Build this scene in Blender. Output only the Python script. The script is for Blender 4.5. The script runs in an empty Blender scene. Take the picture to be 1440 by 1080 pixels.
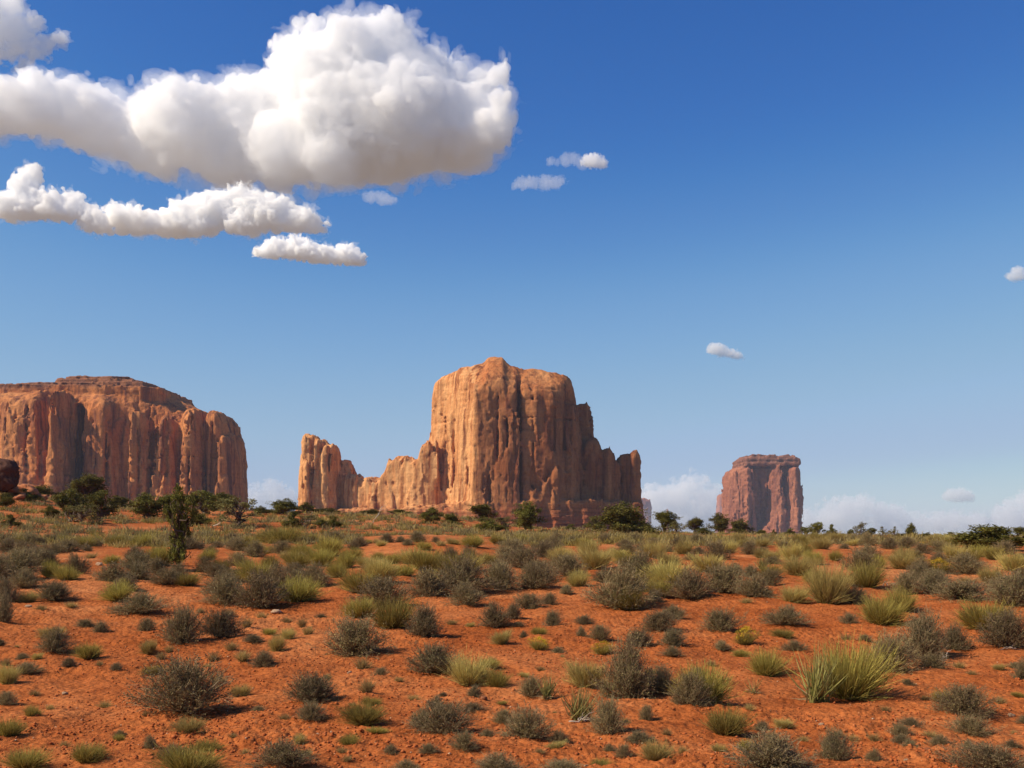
import bpy, math, random
import numpy as np
from math import radians, sin, cos, pi

random.seed(7)
rng = np.random.default_rng(7)
scene = bpy.context.scene
COL = scene.collection

# ------------------------------------------------------------------ camera, sky, sun, exposure
EYE = 2.6                       # eye height above the ground at the camera's foot
FPX = 1440.0                    # focal length in pixels of the 1440 x 1080 photograph
HORIZON = 752.0
cam_data = bpy.data.cameras.new('camera')
cam_data.sensor_width = 36.0
cam_data.lens = 36.0
cam_data.shift_y = (HORIZON - 540.0) / 1440.0
cam_data.clip_start = 0.1
cam_data.clip_end = 120000.0
cam = bpy.data.objects.new('camera', cam_data)
cam.location = (0, 0, EYE)
cam.rotation_euler = (radians(90), 0, 0)
COL.objects.link(cam)
scene.camera = cam

SUN_EL, SUN_AZ = radians(42), radians(252)        # azimuth clockwise from +Y
world = bpy.data.worlds.new('World')
scene.world = world
world.use_nodes = True
wn = world.node_tree.nodes
sky = wn.new('ShaderNodeTexSky')
sky.sky_type = 'NISHITA'
sky.sun_disc = False
sky.sun_elevation = SUN_EL
sky.sun_rotation = SUN_AZ
sky.altitude = 1600.0
sky.air_density = 1.0
sky.dust_density = 0.3
sky.ozone_density = 8.0
wn['Background'].inputs['Strength'].default_value = 0.129
hsv = wn.new('ShaderNodeHueSaturation')             # the deep polarised blue of dry high-desert air
hsv.inputs['Saturation'].default_value = 1.0
hsv.inputs['Hue'].default_value = 0.494
world.node_tree.links.new(sky.outputs['Color'], hsv.inputs['Color'])
# the film's colour response to the sky: deeper blue overhead, paler and less cyan towards the horizon
def _lin(v):
    v /= 255.0
    return v / 12.92 if v <= 0.04045 else ((v + 0.055) / 1.055) ** 2.4
pre = wn.new('ShaderNodeVectorMath'); pre.operation = 'SCALE'; pre.inputs['Scale'].default_value = 0.15
cur = wn.new('ShaderNodeRGBCurve')
for ch, pts in enumerate((((0, 0), (90, 58), (102, 85), (118, 120), (147, 152), (181, 170), (206, 188), (255, 215)),
                          ((0, 0), (130, 108), (146, 133), (166, 162), (199, 184), (229, 192), (240, 202), (255, 212)),
                          ((0, 0), (182, 180), (201, 196), (222, 209), (252, 216), (255, 218)))):
    c = cur.mapping.curves[ch]
    for i, (a, b) in enumerate(pts):
        if i == 0: c.points[0].location = (0, 0)
        elif i == len(pts) - 1: c.points[-1].location = (1.0, _lin(b))
        else: c.points.new(_lin(a), _lin(b))
cur.mapping.extend = 'HORIZONTAL'
cur.mapping.update()
post = wn.new('ShaderNodeVectorMath'); post.operation = 'SCALE'; post.inputs['Scale'].default_value = 1 / 0.15
world.node_tree.links.new(hsv.outputs['Color'], pre.inputs[0])
world.node_tree.links.new(pre.outputs[0], cur.inputs['Color'])
world.node_tree.links.new(cur.outputs['Color'], post.inputs[0])
world.node_tree.links.new(post.outputs[0], wn['Background'].inputs['Color'])

sun_data = bpy.data.lights.new('sun', 'SUN')
sun_data.energy = 5.0
sun_data.angle = radians(0.53)
sun_data.color = (1.0, 0.87, 0.68)
sun = bpy.data.objects.new('sun', sun_data)
to_sun = np.array([sin(SUN_AZ) * cos(SUN_EL), cos(SUN_AZ) * cos(SUN_EL), sin(SUN_EL)])
sun.rotation_euler = (radians(90) - SUN_EL, 0, pi - SUN_AZ)   # lamp looks down its -Z
sun.location = (-40, -20, 60)
COL.objects.link(sun)

scene.view_settings.view_transform = 'Standard'
scene.view_settings.look = 'None'
scene.view_settings.exposure = 0.22
scene.view_settings.gamma = 1.0
scene.render.engine = 'CYCLES'
scene.cycles.max_bounces = 40
scene.cycles.diffuse_bounces = 3
scene.cycles.glossy_bounces = 1
scene.cycles.transmission_bounces = 2
scene.cycles.transparent_max_bounces = 8
scene.cycles.volume_bounces = 40
scene.cycles.use_denoising = True
scene.cycles.caustics_reflective = False
scene.cycles.caustics_refractive = False

# ------------------------------------------------------------------ helpers
def smooth(a, b, x):
    t = np.clip((x - a) / (b - a), 0.0, 1.0)
    return t * t * (3 - 2 * t)

def _hash(ix, iy, iz, seed):
    h = (ix.astype(np.int64) * 374761393 + iy.astype(np.int64) * 668265263
         + iz.astype(np.int64) * 2147483647 + seed * 1274126177) & 0xFFFFFFFF
    h = ((h ^ (h >> 13)) * 1274126177) & 0xFFFFFFFF
    h = ((h ^ (h >> 16)) * 2246822519) & 0xFFFFFFFF
    return ((h ^ (h >> 15)) & 0xFFFF).astype(np.float32) / 65535.0

def vnoise(x, y, z=None, seed=0):
    """smooth value noise in -1..1"""
    x = np.asarray(x, np.float32); y = np.asarray(y, np.float32)
    ix = np.floor(x); iy = np.floor(y)
    fx = x - ix; fy = y - iy
    fx = fx * fx * fx * (fx * (fx * 6 - 15) + 10); fy = fy * fy * fy * (fy * (fy * 6 - 15) + 10)
    ix = ix.astype(np.int64); iy = iy.astype(np.int64)
    if z is None:
        o = np.zeros(1, np.int64)
        a = _hash(ix, iy, o, seed); b = _hash(ix + 1, iy, o, seed)
        c = _hash(ix, iy + 1, o, seed); d = _hash(ix + 1, iy + 1, o, seed)
        v = (a + (b - a) * fx) * (1 - fy) + (c + (d - c) * fx) * fy
        return v * 2 - 1
    z = np.asarray(z, np.float32); iz = np.floor(z); fz = z - iz
    fz = fz * fz * fz * (fz * (fz * 6 - 15) + 10); iz = iz.astype(np.int64)
    r = 0
    for k in (0, 1):
        a = _hash(ix, iy, iz + k, seed); b = _hash(ix + 1, iy, iz + k, seed)
        c = _hash(ix, iy + 1, iz + k, seed); d = _hash(ix + 1, iy + 1, iz + k, seed)
        v = (a + (b - a) * fx) * (1 - fy) + (c + (d - c) * fx) * fy
        r = r + v * (fz if k else 1 - fz)
    return r * 2 - 1

def fbm(x, y, z=None, oct=4, seed=0, gain=0.5, lac=2.03):
    s = 0; a = 1.0
    for k in range(oct):
        s = s + a * vnoise(x, y, z, seed + 17 * k)
        x = x * lac + 3.7; y = y * lac + 1.3
        if z is not None: z = z * lac + 2.9
        a *= gain
    return s

def mesh_from(name, verts, faces=None, loops=None, mat=None, smooth_shade=False, attr=None):
    """verts (n,3); faces (m,3|4) array with equal corner counts."""
    me = bpy.data.meshes.new(name)
    verts = np.asarray(verts, np.float32)
    faces = np.asarray(faces, np.int32)
    m, k = faces.shape
    me.vertices.add(len(verts)); me.vertices.foreach_set('co', verts.ravel())
    me.loops.add(m * k); me.loops.foreach_set('vertex_index', faces.ravel())
    me.polygons.add(m)
    me.polygons.foreach_set('loop_start', np.arange(0, m * k, k, dtype=np.int32))
    me.polygons.foreach_set('loop_total', np.full(m, k, np.int32))
    if smooth_shade:
        me.polygons.foreach_set('use_smooth', np.ones(m, bool))
    me.update(calc_edges=True)
    if attr is not None:                     # one tone per vertex, 0..1
        at = me.attributes.new('tone', 'FLOAT', 'POINT')
        at.data.foreach_set('value', np.asarray(attr, np.float32))
    if mat: me.materials.append(mat)
    return me

def link(name, me, parent=None, loc=None, label=None, category=None, group=None, kind=None):
    o = bpy.data.objects.new(name, me)
    COL.objects.link(o)
    if parent is not None: o.parent = parent
    if loc is not None: o.location = loc
    tag(o, label, category, group, kind)
    return o

def tag(o, label=None, category=None, group=None, kind=None):
    if label: o['label'] = label
    if category: o['category'] = category
    if group: o['group'] = group
    if kind: o['kind'] = kind

def surface_nets(F, org, h):
    """mesh of the zero level of F (negative inside)."""
    I = F < 0
    nx, ny, nz = F.shape
    c = np.zeros((nx - 1, ny - 1, nz - 1), np.int8)
    for dx in (0, 1):
        for dy in (0, 1):
            for dz in (0, 1):
                c += I[dx:nx - 1 + dx, dy:ny - 1 + dy, dz:nz - 1 + dz]
    act = (c > 0) & (c < 8)
    idx = np.full(act.shape, -1, np.int32)
    ii, jj, kk = np.nonzero(act)
    idx[ii, jj, kk] = np.arange(len(ii))
    acc = np.zeros((len(ii), 3)); cnt = np.zeros(len(ii))
    corners = [(a, b, d) for a in (0, 1) for b in (0, 1) for d in (0, 1)]
    for p in corners:
        for ax in range(3):
            if p[ax]: continue
            q = list(p); q[ax] = 1
            f0 = F[ii + p[0], jj + p[1], kk + p[2]]; f1 = F[ii + q[0], jj + q[1], kk + q[2]]
            m = (f0 < 0) != (f1 < 0)
            t = np.where(m, f0 / np.where(m, f0 - f1, 1), 0)
            pt = np.tile(np.array(p, float), (len(ii), 1)); pt[:, ax] += t
            acc[m] += pt[m]; cnt[m] += 1
    v = (acc / cnt[:, None] + np.stack([ii, jj, kk], 1)) * h + np.asarray(org)
    quads = []
    for ax in range(3):
        a = [slice(None)] * 3; b = [slice(None)] * 3
        a[ax] = slice(0, -1); b[ax] = slice(1, None)
        A = I[tuple(a)]; B = I[tuple(b)]
        ch = A != B
        o1, o2 = (ax + 1) % 3, (ax + 2) % 3
        sl = [slice(None)] * 3
        sl[o1] = slice(1, -1); sl[o2] = slice(1, -1)
        e = np.stack(np.nonzero(ch[tuple(sl)]), 1)
        e[:, o1] += 1; e[:, o2] += 1
        flip = A[e[:, 0], e[:, 1], e[:, 2]]
        def cell(d1, d2):
            w = e.copy(); w[:, o1] -= d1; w[:, o2] -= d2
            return idx[w[:, 0], w[:, 1], w[:, 2]]
        q = np.stack([cell(1, 1), cell(0, 1), cell(0, 0), cell(1, 0)], 1)
        q[~flip] = q[~flip][:, ::-1]
        quads.append(q)
    return v, np.concatenate(quads)

def smax(a, b, k):
    h = np.clip(k - np.abs(a - b), 0, None) / k
    return np.maximum(a, b) + h * h * k * 0.25

def smin(a, b, k): return -smax(-a, -b, k)

# ---- node helpers
def new_mat(name):
    m = bpy.data.materials.new(name); m.use_nodes = True
    nt = m.node_tree
    b = nt.nodes['Principled BSDF']
    b.inputs['Roughness'].default_value = 0.9
    b.inputs['Specular IOR Level'].default_value = 0.15
    return m, nt, b

def N(nt, t, **kw):
    n = nt.nodes.new(t)
    for k, v in kw.items():
        if k in n.inputs: n.inputs[k].default_value = v
        else: setattr(n, k, v)
    return n

def L(nt, a, b): nt.links.new(a, b)

def noise_node(nt, vec, scale, detail=4, rough=0.55, dist=0.0):
    n = N(nt, 'ShaderNodeTexNoise')
    n.inputs['Scale'].default_value = scale; n.inputs['Detail'].default_value = detail
    n.inputs['Roughness'].default_value = rough; n.inputs['Distortion'].default_value = dist
    if vec is not None: L(nt, vec, n.inputs['Vector'])
    return n.outputs['Fac']

def ramp(nt, fac, stops):
    r = N(nt, 'ShaderNodeValToRGB')
    el = r.color_ramp.elements
    el[0].position, el[0].color = stops[0][0], stops[0][1]
    el[1].position, el[1].color = stops[-1][0], stops[-1][1]
    for p, c in stops[1:-1]:
        e = el.new(p); e.color = c
    L(nt, fac, r.inputs['Fac'])
    return r.outputs['Color']

def rgb(r, g, b): return (r, g, b, 1.0)

def mix(nt, fac, a, b, mode='MIX'):
    m = N(nt, 'ShaderNodeMix', data_type='RGBA', blend_type=mode)
    for sock, val in ((m.inputs[0], fac), (m.inputs[6], a), (m.inputs[7], b)):
        if isinstance(val, (int, float, tuple)): sock.default_value = val
        else: L(nt, val, sock)
    return m.outputs[2]

def mapping(nt, vec, scale):
    m = N(nt, 'ShaderNodeMapping'); m.inputs['Scale'].default_value = scale
    L(nt, vec, m.inputs['Vector'])
    return m.outputs['Vector']

def math_node(nt, op, a, b=0.0, clamp=False):
    m = N(nt, 'ShaderNodeMath', operation=op, use_clamp=clamp)
    for s, v in ((m.inputs[0], a), (m.inputs[1], b)):
        if isinstance(v, (int, float)): s.default_value = v
        else: L(nt, v, s)
    return m.outputs[0]

def bump(nt, height, strength, dist, bsdf):
    b = N(nt, 'ShaderNodeBump'); b.inputs['Strength'].default_value = strength
    b.inputs['Distance'].default_value = dist
    L(nt, height, b.inputs['Height']); L(nt, b.outputs['Normal'], bsdf.inputs['Normal'])
# ------------------------------------------------------------------ the ground
_R = np.array([1, 6, 9, 11, 14, 18, 22, 28, 36, 48, 65, 100, 160, 300, 420, 700, 9000.])
_Z = np.array([-2.6, -2.6, -2.6, -2.62, -2.72, -2.80, -2.66, -2.32, -1.86, -1.30, -.86, -.60, -.42, -.06, -2.0, -9.0, -12.])
_EX = np.array([-900, -300, 0, 40, 100, 200, 300, 400, 500, 600, 650, 700, 750, 850, 900, 1000, 1100, 1440, 1900.])
_EE = np.array([50, 56, 56, 52, 44, 36, 34, 33, 31, 31, 27, 18, 12, 9, 7, 2, 0, -2, -2.])

def ground_base(X, Y):
    X = np.asarray(X, float); Y = np.asarray(Y, float)
    R = np.hypot(X, Y)
    th = np.arctan2(X, np.maximum(Y, 1e-6 + 0 * Y))
    px = 720 + FPX * np.tan(np.clip(th, -1.0, 1.0))
    z = np.interp(np.log(np.maximum(R, 1)), np.log(_R), _Z)
    e = np.interp(px, _EX, _EE)
    front = smooth(-60, 40, Y)
    hill = smooth(52, 185, R) * (1 - smooth(205, 420, R)) * e / FPX * np.minimum(R, 190)
    z = z + hill * front
    z = z + 0.16 * vnoise(X / 9.0, Y / 9.0, seed=3) * smooth(6, 20, R) * (1 - smooth(300, 900, R))
    z = z + 0.30 * vnoise(X / 26.0, Y / 31.0, seed=5) * smooth(25, 60, R) * (1 - smooth(150, 300, R)) * front
    # the bare hump of soil under the central butte, and the heap of red rubble at the left
    z = z + 0.75 * np.exp(-((X + 4.6) / 5.0) ** 2 - ((Y - 60) / 6.0) ** 2)
    z = z + 2.6 * np.exp(-((X + 74) / 3.6) ** 2 - ((Y - 146) / 6.0) ** 2)
    return z + EYE

def ground_fine(X, Y):
    R = np.hypot(X, Y)
    n = 0.055 * fbm(X / 0.9, Y / 0.9, oct=3, seed=21) * (1 - smooth(60, 160, R))
    cl = np.abs(vnoise(X / 0.16, Y / 0.16, seed=31)) + 0.6 * np.abs(vnoise(X / 0.075, Y / 0.075, seed=32))
    amp = 0.55 + 0.75 * vnoise(X / 1.7, Y / 1.7, seed=33) + 0.45 * vnoise(X / 6.5, Y / 6.5, seed=34)
    n = n + 0.042 * (cl - 0.5) * np.clip(amp, 0.04, 1.5) * (1 - smooth(25, 60, R))
    return n

def ground_z(X, Y): return ground_base(X, Y) + ground_fine(np.asarray(X, float), np.asarray(Y, float))

_RR = np.exp(np.linspace(np.log(8.0), np.log(290.0), 1500))
def at(px, py):
    """the point of the ground seen at a pixel of the photograph"""
    u = (px - 720) / FPX
    Y = _RR
    z = ground_base(u * Y, Y)
    p = HORIZON - (z - EYE) / Y * FPX
    hit = np.nonzero(p <= py)[0]
    k = hit[0] if len(hit) else int(np.argmin(p))
    if 0 < k and len(hit):
        t = (p[k - 1] - py) / (p[k - 1] - p[k] + 1e-9); y = Y[k - 1] + (Y[k] - Y[k - 1]) * t
    else: y = Y[k]
    return np.array([u * y, y, float(ground_z(np.array([u * y]), np.array([y]))[0])])

def build_ground():
    a_f = np.linspace(-0.56, 0.56, 860)
    a_b = np.linspace(0.56, 2 * pi - 0.56, 90)[1:-1]
    ang = np.concatenate([a_f, a_b])                      # clockwise from +Y
    r = np.concatenate([np.array([0.01, 1, 2, 3.5, 5, 6.5, 8]),
                        np.exp(np.linspace(np.log(9.0), np.log(60.0), 620)),
                        np.exp(np.linspace(np.log(60.0), np.log(420.0), 200))[1:],
                        np.exp(np.linspace(np.log(420.0), np.log(9400.0), 60))[1:]])
    A, RR = np.meshgrid(ang, r)
    X = RR * np.sin(A); Y = RR * np.cos(A)
    Z = ground_z(X, Y)
    V = np.stack([X, Y, Z], -1).reshape(-1, 3)
    n = len(ang); m = len(r)
    i = np.arange(m - 1)[:, None] * n; j = np.arange(n)[None, :]; j2 = (j + 1) % n
    Fq = np.stack([i + j, i + j2, i + n + j2, i + n + j], -1).reshape(-1, 4)[:, ::-1]
    me = mesh_from('ground', V, Fq[:, :], mat=mat_ground(), smooth_shade=True)
    return link('ground', me, kind='structure', label='red sandy desert soil with clods and pebbles')

def mat_ground():
    m, nt, b = new_mat('red_soil')
    tc = N(nt, 'ShaderNodeTexCoord').outputs['Object']
    big = noise_node(nt, tc, 0.22, 5, 0.6, 0.3)
    mid = noise_node(nt, tc, 2.6, 6, 0.62)
    fine = noise_node(nt, tc, 22.0, 4, 0.7)
    c1 = ramp(nt, big, [(0.30, rgb(.33, .086, .021)), (0.52, rgb(.44, .128, .035)), (0.72, rgb(.53, .185, .060))])
    sand = noise_node(nt, tc, 0.075, 4, 0.6, 0.6)
    sm = N(nt, 'ShaderNodeMapRange'); sm.inputs['From Min'].default_value = .52; sm.inputs['From Max'].default_value = .66
    L(nt, sand, sm.inputs['Value'])
    c1 = mix(nt, math_node(nt, 'MULTIPLY', sm.outputs[0], .75), c1, rgb(.60, .235, .085))
    c2 = ramp(nt, mid, [(0.28, rgb(.62, .55, .52)), (0.55, rgb(1, 1, 1)), (0.8, rgb(1.14, 1.13, 1.12))])
    c3 = ramp(nt, fine, [(0.30, rgb(.60, .56, .54)), (0.5, rgb(1, 1, 1)), (0.75, rgb(1.18, 1.22, 1.25))])
    col = mix(nt, 1.0, mix(nt, 1.0, c1, c2, 'MULTIPLY'), c3, 'MULTIPLY')
    # beyond the rise the plain is covered by dry scrub, dull olive rather than red
    dist = N(nt, 'ShaderNodeVectorMath', operation='LENGTH'); L(nt, tc, dist.inputs[0])
    mr = N(nt, 'ShaderNodeMapRange'); mr.inputs['From Min'].default_value = 330; mr.inputs['From Max'].default_value = 520
    L(nt, dist.outputs['Value'], mr.inputs['Value'])
    col = mix(nt, mr.outputs[0], col, mix(nt, mid, rgb(.20, .15, .105), rgb(.27, .20, .14)))
    vor = N(nt, 'ShaderNodeTexVoronoi'); vor.inputs['Scale'].default_value = 13.0
    L(nt, tc, vor.inputs['Vector'])
    peb = ramp(nt, vor.outputs['Distance'], [(0.10, rgb(1, 1, 1)), (0.17, rgb(0, 0, 0))])
    sc = N(nt, 'ShaderNodeSeparateColor'); L(nt, vor.outputs['Color'], sc.inputs[0])
    pick = math_node(nt, 'GREATER_THAN', sc.outputs[0], 0.86)
    col = mix(nt, math_node(nt, 'MULTIPLY', math_node(nt, 'MULTIPLY', peb, pick), 0.5), col, rgb(.62, .36, .20))
    L(nt, col, b.inputs['Base Color'])
    v2 = N(nt, 'ShaderNodeTexVoronoi'); v2.inputs['Scale'].default_value = 9.0
    L(nt, tc, v2.inputs['Vector'])
    h = math_node(nt, 'ADD', math_node(nt, 'MULTIPLY', fine, 0.5), math_node(nt, 'ADD', mid, math_node(nt, 'MULTIPLY', v2.outputs['Distance'], -0.6)))
    bump(nt, h, 1.0, 0.07, b)
    b.inputs['Roughness'].default_value = 1.0
    b.inputs['Specular IOR Level'].default_value = 0.05
    return m

build_ground()
# ------------------------------------------------------------------ the buttes
def poly_sdf(px, py, poly):
    d = np.full(px.shape, 1e18); s = np.ones(px.shape)
    n = len(poly)
    for i in range(n):
        ax, ay = poly[i]; bx, by = poly[i - 1]
        ex, ey = bx - ax, by - ay
        wx, wy = px - ax, py - ay
        t = np.clip((wx * ex + wy * ey) / (ex * ex + ey * ey + 1e-9), 0, 1)
        d = np.minimum(d, (wx - ex * t) ** 2 + (wy - ey * t) ** 2)
        c1 = py >= ay; c2 = py < by; c3 = ex * wy > ey * wx
        s = np.where((c1 & c2 & c3) | (~c1 & ~c2 & ~c3), -s, s)
    return (s * np.sqrt(d)).astype(np.float32)

def quant(v, n):
    f = v * n; i = np.floor(f); t = f - i
    return (i + smooth(0.45, 0.55, t)) / n

def facets(x, y, z, seed):
    """joint blocks: each cell of a jittered lattice is a plane of its own, with sharp edges between"""
    ix, iy, iz = np.floor(x - .5).astype(np.int64), np.floor(y - .5).astype(np.int64), np.floor(z - .5).astype(np.int64)
    best = np.full(x.shape, 1e9, np.float32); out = np.zeros(x.shape, np.float32)
    for a in (0, 1):
        for b in (0, 1):
            for c in (0, 1):
                jx, jy, jz = ix + a, iy + b, iz + c
                h1 = _hash(jx, jy, jz, seed); h2 = _hash(jx, jy, jz, seed + 1); h3 = _hash(jx, jy, jz, seed + 2)
                dx = x - (jx + .5 + (h1 - .5) * .9); dy = y - (jy + .5 + (h2 - .5) * .9); dz = z - (jz + .5 + (h3 - .5) * .9)
                d = dx * dx + dy * dy + dz * dz
                v = (_hash(jx, jy, jz, seed + 3) * 2 - 1) + 1.1 * (h2 * 2 - 1) * dx + .5 * (h1 * 2 - 1) * dz
                m = d < best
                best = np.where(m, d, best); out = np.where(m, v, out)
    return out.astype(np.float32)

class Rock:
    """a body of rock carved from plan outlines and skylines; px are the photo's columns at the rock's distance"""
    def __init__(s, Y0, x0, zb, h, xr, yr, ztop, seed, f=1.0):
        s.Y0, s.x0, s.zb, s.h, s.seed, s.f = Y0, x0, zb, h, seed, f
        s.m = Y0 / FPX
        s.x = np.arange((xr[0] - x0) * s.m, (xr[1] - x0) * s.m, h, dtype=np.float32)
        s.y = np.arange(yr[0], yr[1], h, dtype=np.float32)
        s.z = np.arange(-2 * h, s.zz(ztop) + 4 * h, h, dtype=np.float32)
        s.GX, s.GY = np.meshgrid(s.x, s.y, indexing='ij')
        s.F = np.full((len(s.x), len(s.y), len(s.z)), 60.0, np.float32)
        s.WX = s.GX + 3.5 * f * vnoise(s.GX / (18 * f), s.GY / (18 * f), seed=seed + 90)
        s.WY = s.GY + 3.5 * f * vnoise(s.GX / (18 * f), s.GY / (18 * f), seed=seed + 91)
    def zz(s, py): return (HORIZON - py) * s.m + EYE - s.zb
    def prim(s, poly, top, taper=0.05, rnd=8, k=4, drop=0.0, drop_y=0.0, sub=False, bottom=None, warp=True):
        P = [((a - s.x0) * s.m, b) for a, b in poly]
        X, Y = (s.WX, s.WY) if warp else (s.GX, s.GY)
        d2 = poly_sdf(X, Y, P)
        t = np.interp(s.GX, [(a - s.x0) * s.m for a, _ in top], [s.zz(b) for _, b in top]).astype(np.float32)
        t = t - drop * np.clip(drop_y - s.GY, 0, None)
        z = s.z[None, None, :]
        d = smax(d2[:, :, None] + taper * (z - .5 * float(t.max())), (z - t[:, :, None]) * 0.75, rnd)
        if bottom is not None: d = np.maximum(d, (s.zz(bottom) - z))
        s.F = smax(s.F, -d, k) if sub else smin(s.F, d, k)
    def weather(s, flute=5.0, slab=2.0, crack=3.0, small=0.9, strata_z=14.0, strata=1.1, cap_z=1e9, fine=0.5, calm=1e9, pock=2.6, blk=1.2):
        f, sd = s.f, s.seed
        band = np.abs(s.F) < 16 * f
        i, j, k = np.nonzero(band)
        x, y, z = s.x[i], s.y[j], s.z[k]
        d = s.F[band]
        up = 1 - smooth(cap_z - 6 * f, cap_z, z)
        if calm < 1e8: up = up * (1 - .78 * smooth(calm - 14 * f, calm + 10 * f, z))
        cap = smooth(cap_z - 6 * f, cap_z, z)
        d = d + flute * vnoise(x / (26 * f), y / (26 * f), z / (150 * f), sd) * up
        d = d + 0.5 * flute * vnoise(x / (11 * f), y / (11 * f), z / (90 * f), sd + 1) * up
        wa = x + 2.5 * f * vnoise(x / (9 * f), y / (9 * f), z / (24 * f), sd + 20); wb = y + 2.5 * f * vnoise(x / (9 * f), y / (9 * f), z / (24 * f), sd + 21)
        d = d + slab * .95 * facets(wa / (13 * f), wb / (13 * f), z / (62 * f), sd + 22) * up
        d = d + slab * .42 * facets(wa / (5.5 * f), wb / (5.5 * f), z / (19 * f), sd + 32) * up
        d = d + 0.6 * slab * quant(vnoise(x / (6 * f), y / (6 * f), z / (20 * f), sd + 3), 2) * up
        wob = 0.8 * vnoise(x / (16 * f), y / (16 * f), z / (30 * f), sd + 9)
        c = np.abs(vnoise(x / (17 * f) + wob * .15, y / (17 * f), z / (210 * f), sd + 4))
        mask = smooth(-.35, .35, vnoise(x / (40 * f), y / (40 * f), z / (60 * f), sd + 5))
        d = d + crack * (1 - smooth(0.0, 0.10, c)) * mask * up
        c = np.abs(vnoise(x / (7.5 * f), y / (7.5 * f), z / (70 * f), sd + 6))
        d = d + 0.45 * crack * (1 - smooth(0.0, 0.11, c)) * up * (1 - 0.6 * mask)
        d = d + small * fbm(x / (6 * f), y / (6 * f), z / (8 * f), 3, sd + 7)
        jt = np.abs(vnoise((z + 1.5 * f * wob) / (19 * f), 0 * z + 3.5, None, sd + 15))
        d = d + 1.5 * f * (1 - smooth(0.0, 0.07, jt)) * up * mask
        # pockets weathered out of the face
        p = vnoise(x / (7 * f), y / (7 * f), z / (11 * f), sd + 8)
        d = d + pock * f * smooth(0.66, 0.85, p) * up
        # bedding ledges low down and in the cap
        zw = z + 0.8 * f * wob
        lay = quant(vnoise(zw / (3.2 * f), 0 * z + 0.5, None, sd + 10), 2) + 0.5 * vnoise(zw / (1.4 * f), 0 * z + 7.5, None, sd + 11)
        low = 1 - smooth(strata_z * 0.8, strata_z * 1.25, z)
        d = d + strata * lay * np.clip(low + cap, 0, 1) + 0.22 * strata * lay
        blocks = quant(vnoise(x / (4.5 * f), y / (4.5 * f), z / (4.0 * f), sd + 12), 2)
        d = d + blk * f * blocks * (low + cap) * 0.8
        d = d + fine * fbm(x / (2.6 * f), y / (2.6 * f), z / (3.6 * f), 2, sd + 13)
        s.F[band] = d
        s.F[0], s.F[-1] = 60, 60
        s.F[:, 0], s.F[:, -1] = 60, 60
        s.F[:, :, 0] = 60; s.F[:, :, -1] = 60
    def mesh(s, name, mat):
        v, q = surface_nets(s.F, (s.x[0], s.y[0], s.z[0]), s.h)
        return mesh_from(name, v, q, mat=mat, smooth_shade=True)
    def loc(s): return ((s.x0 - 720) * s.m, s.Y0, s.zb)

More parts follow.
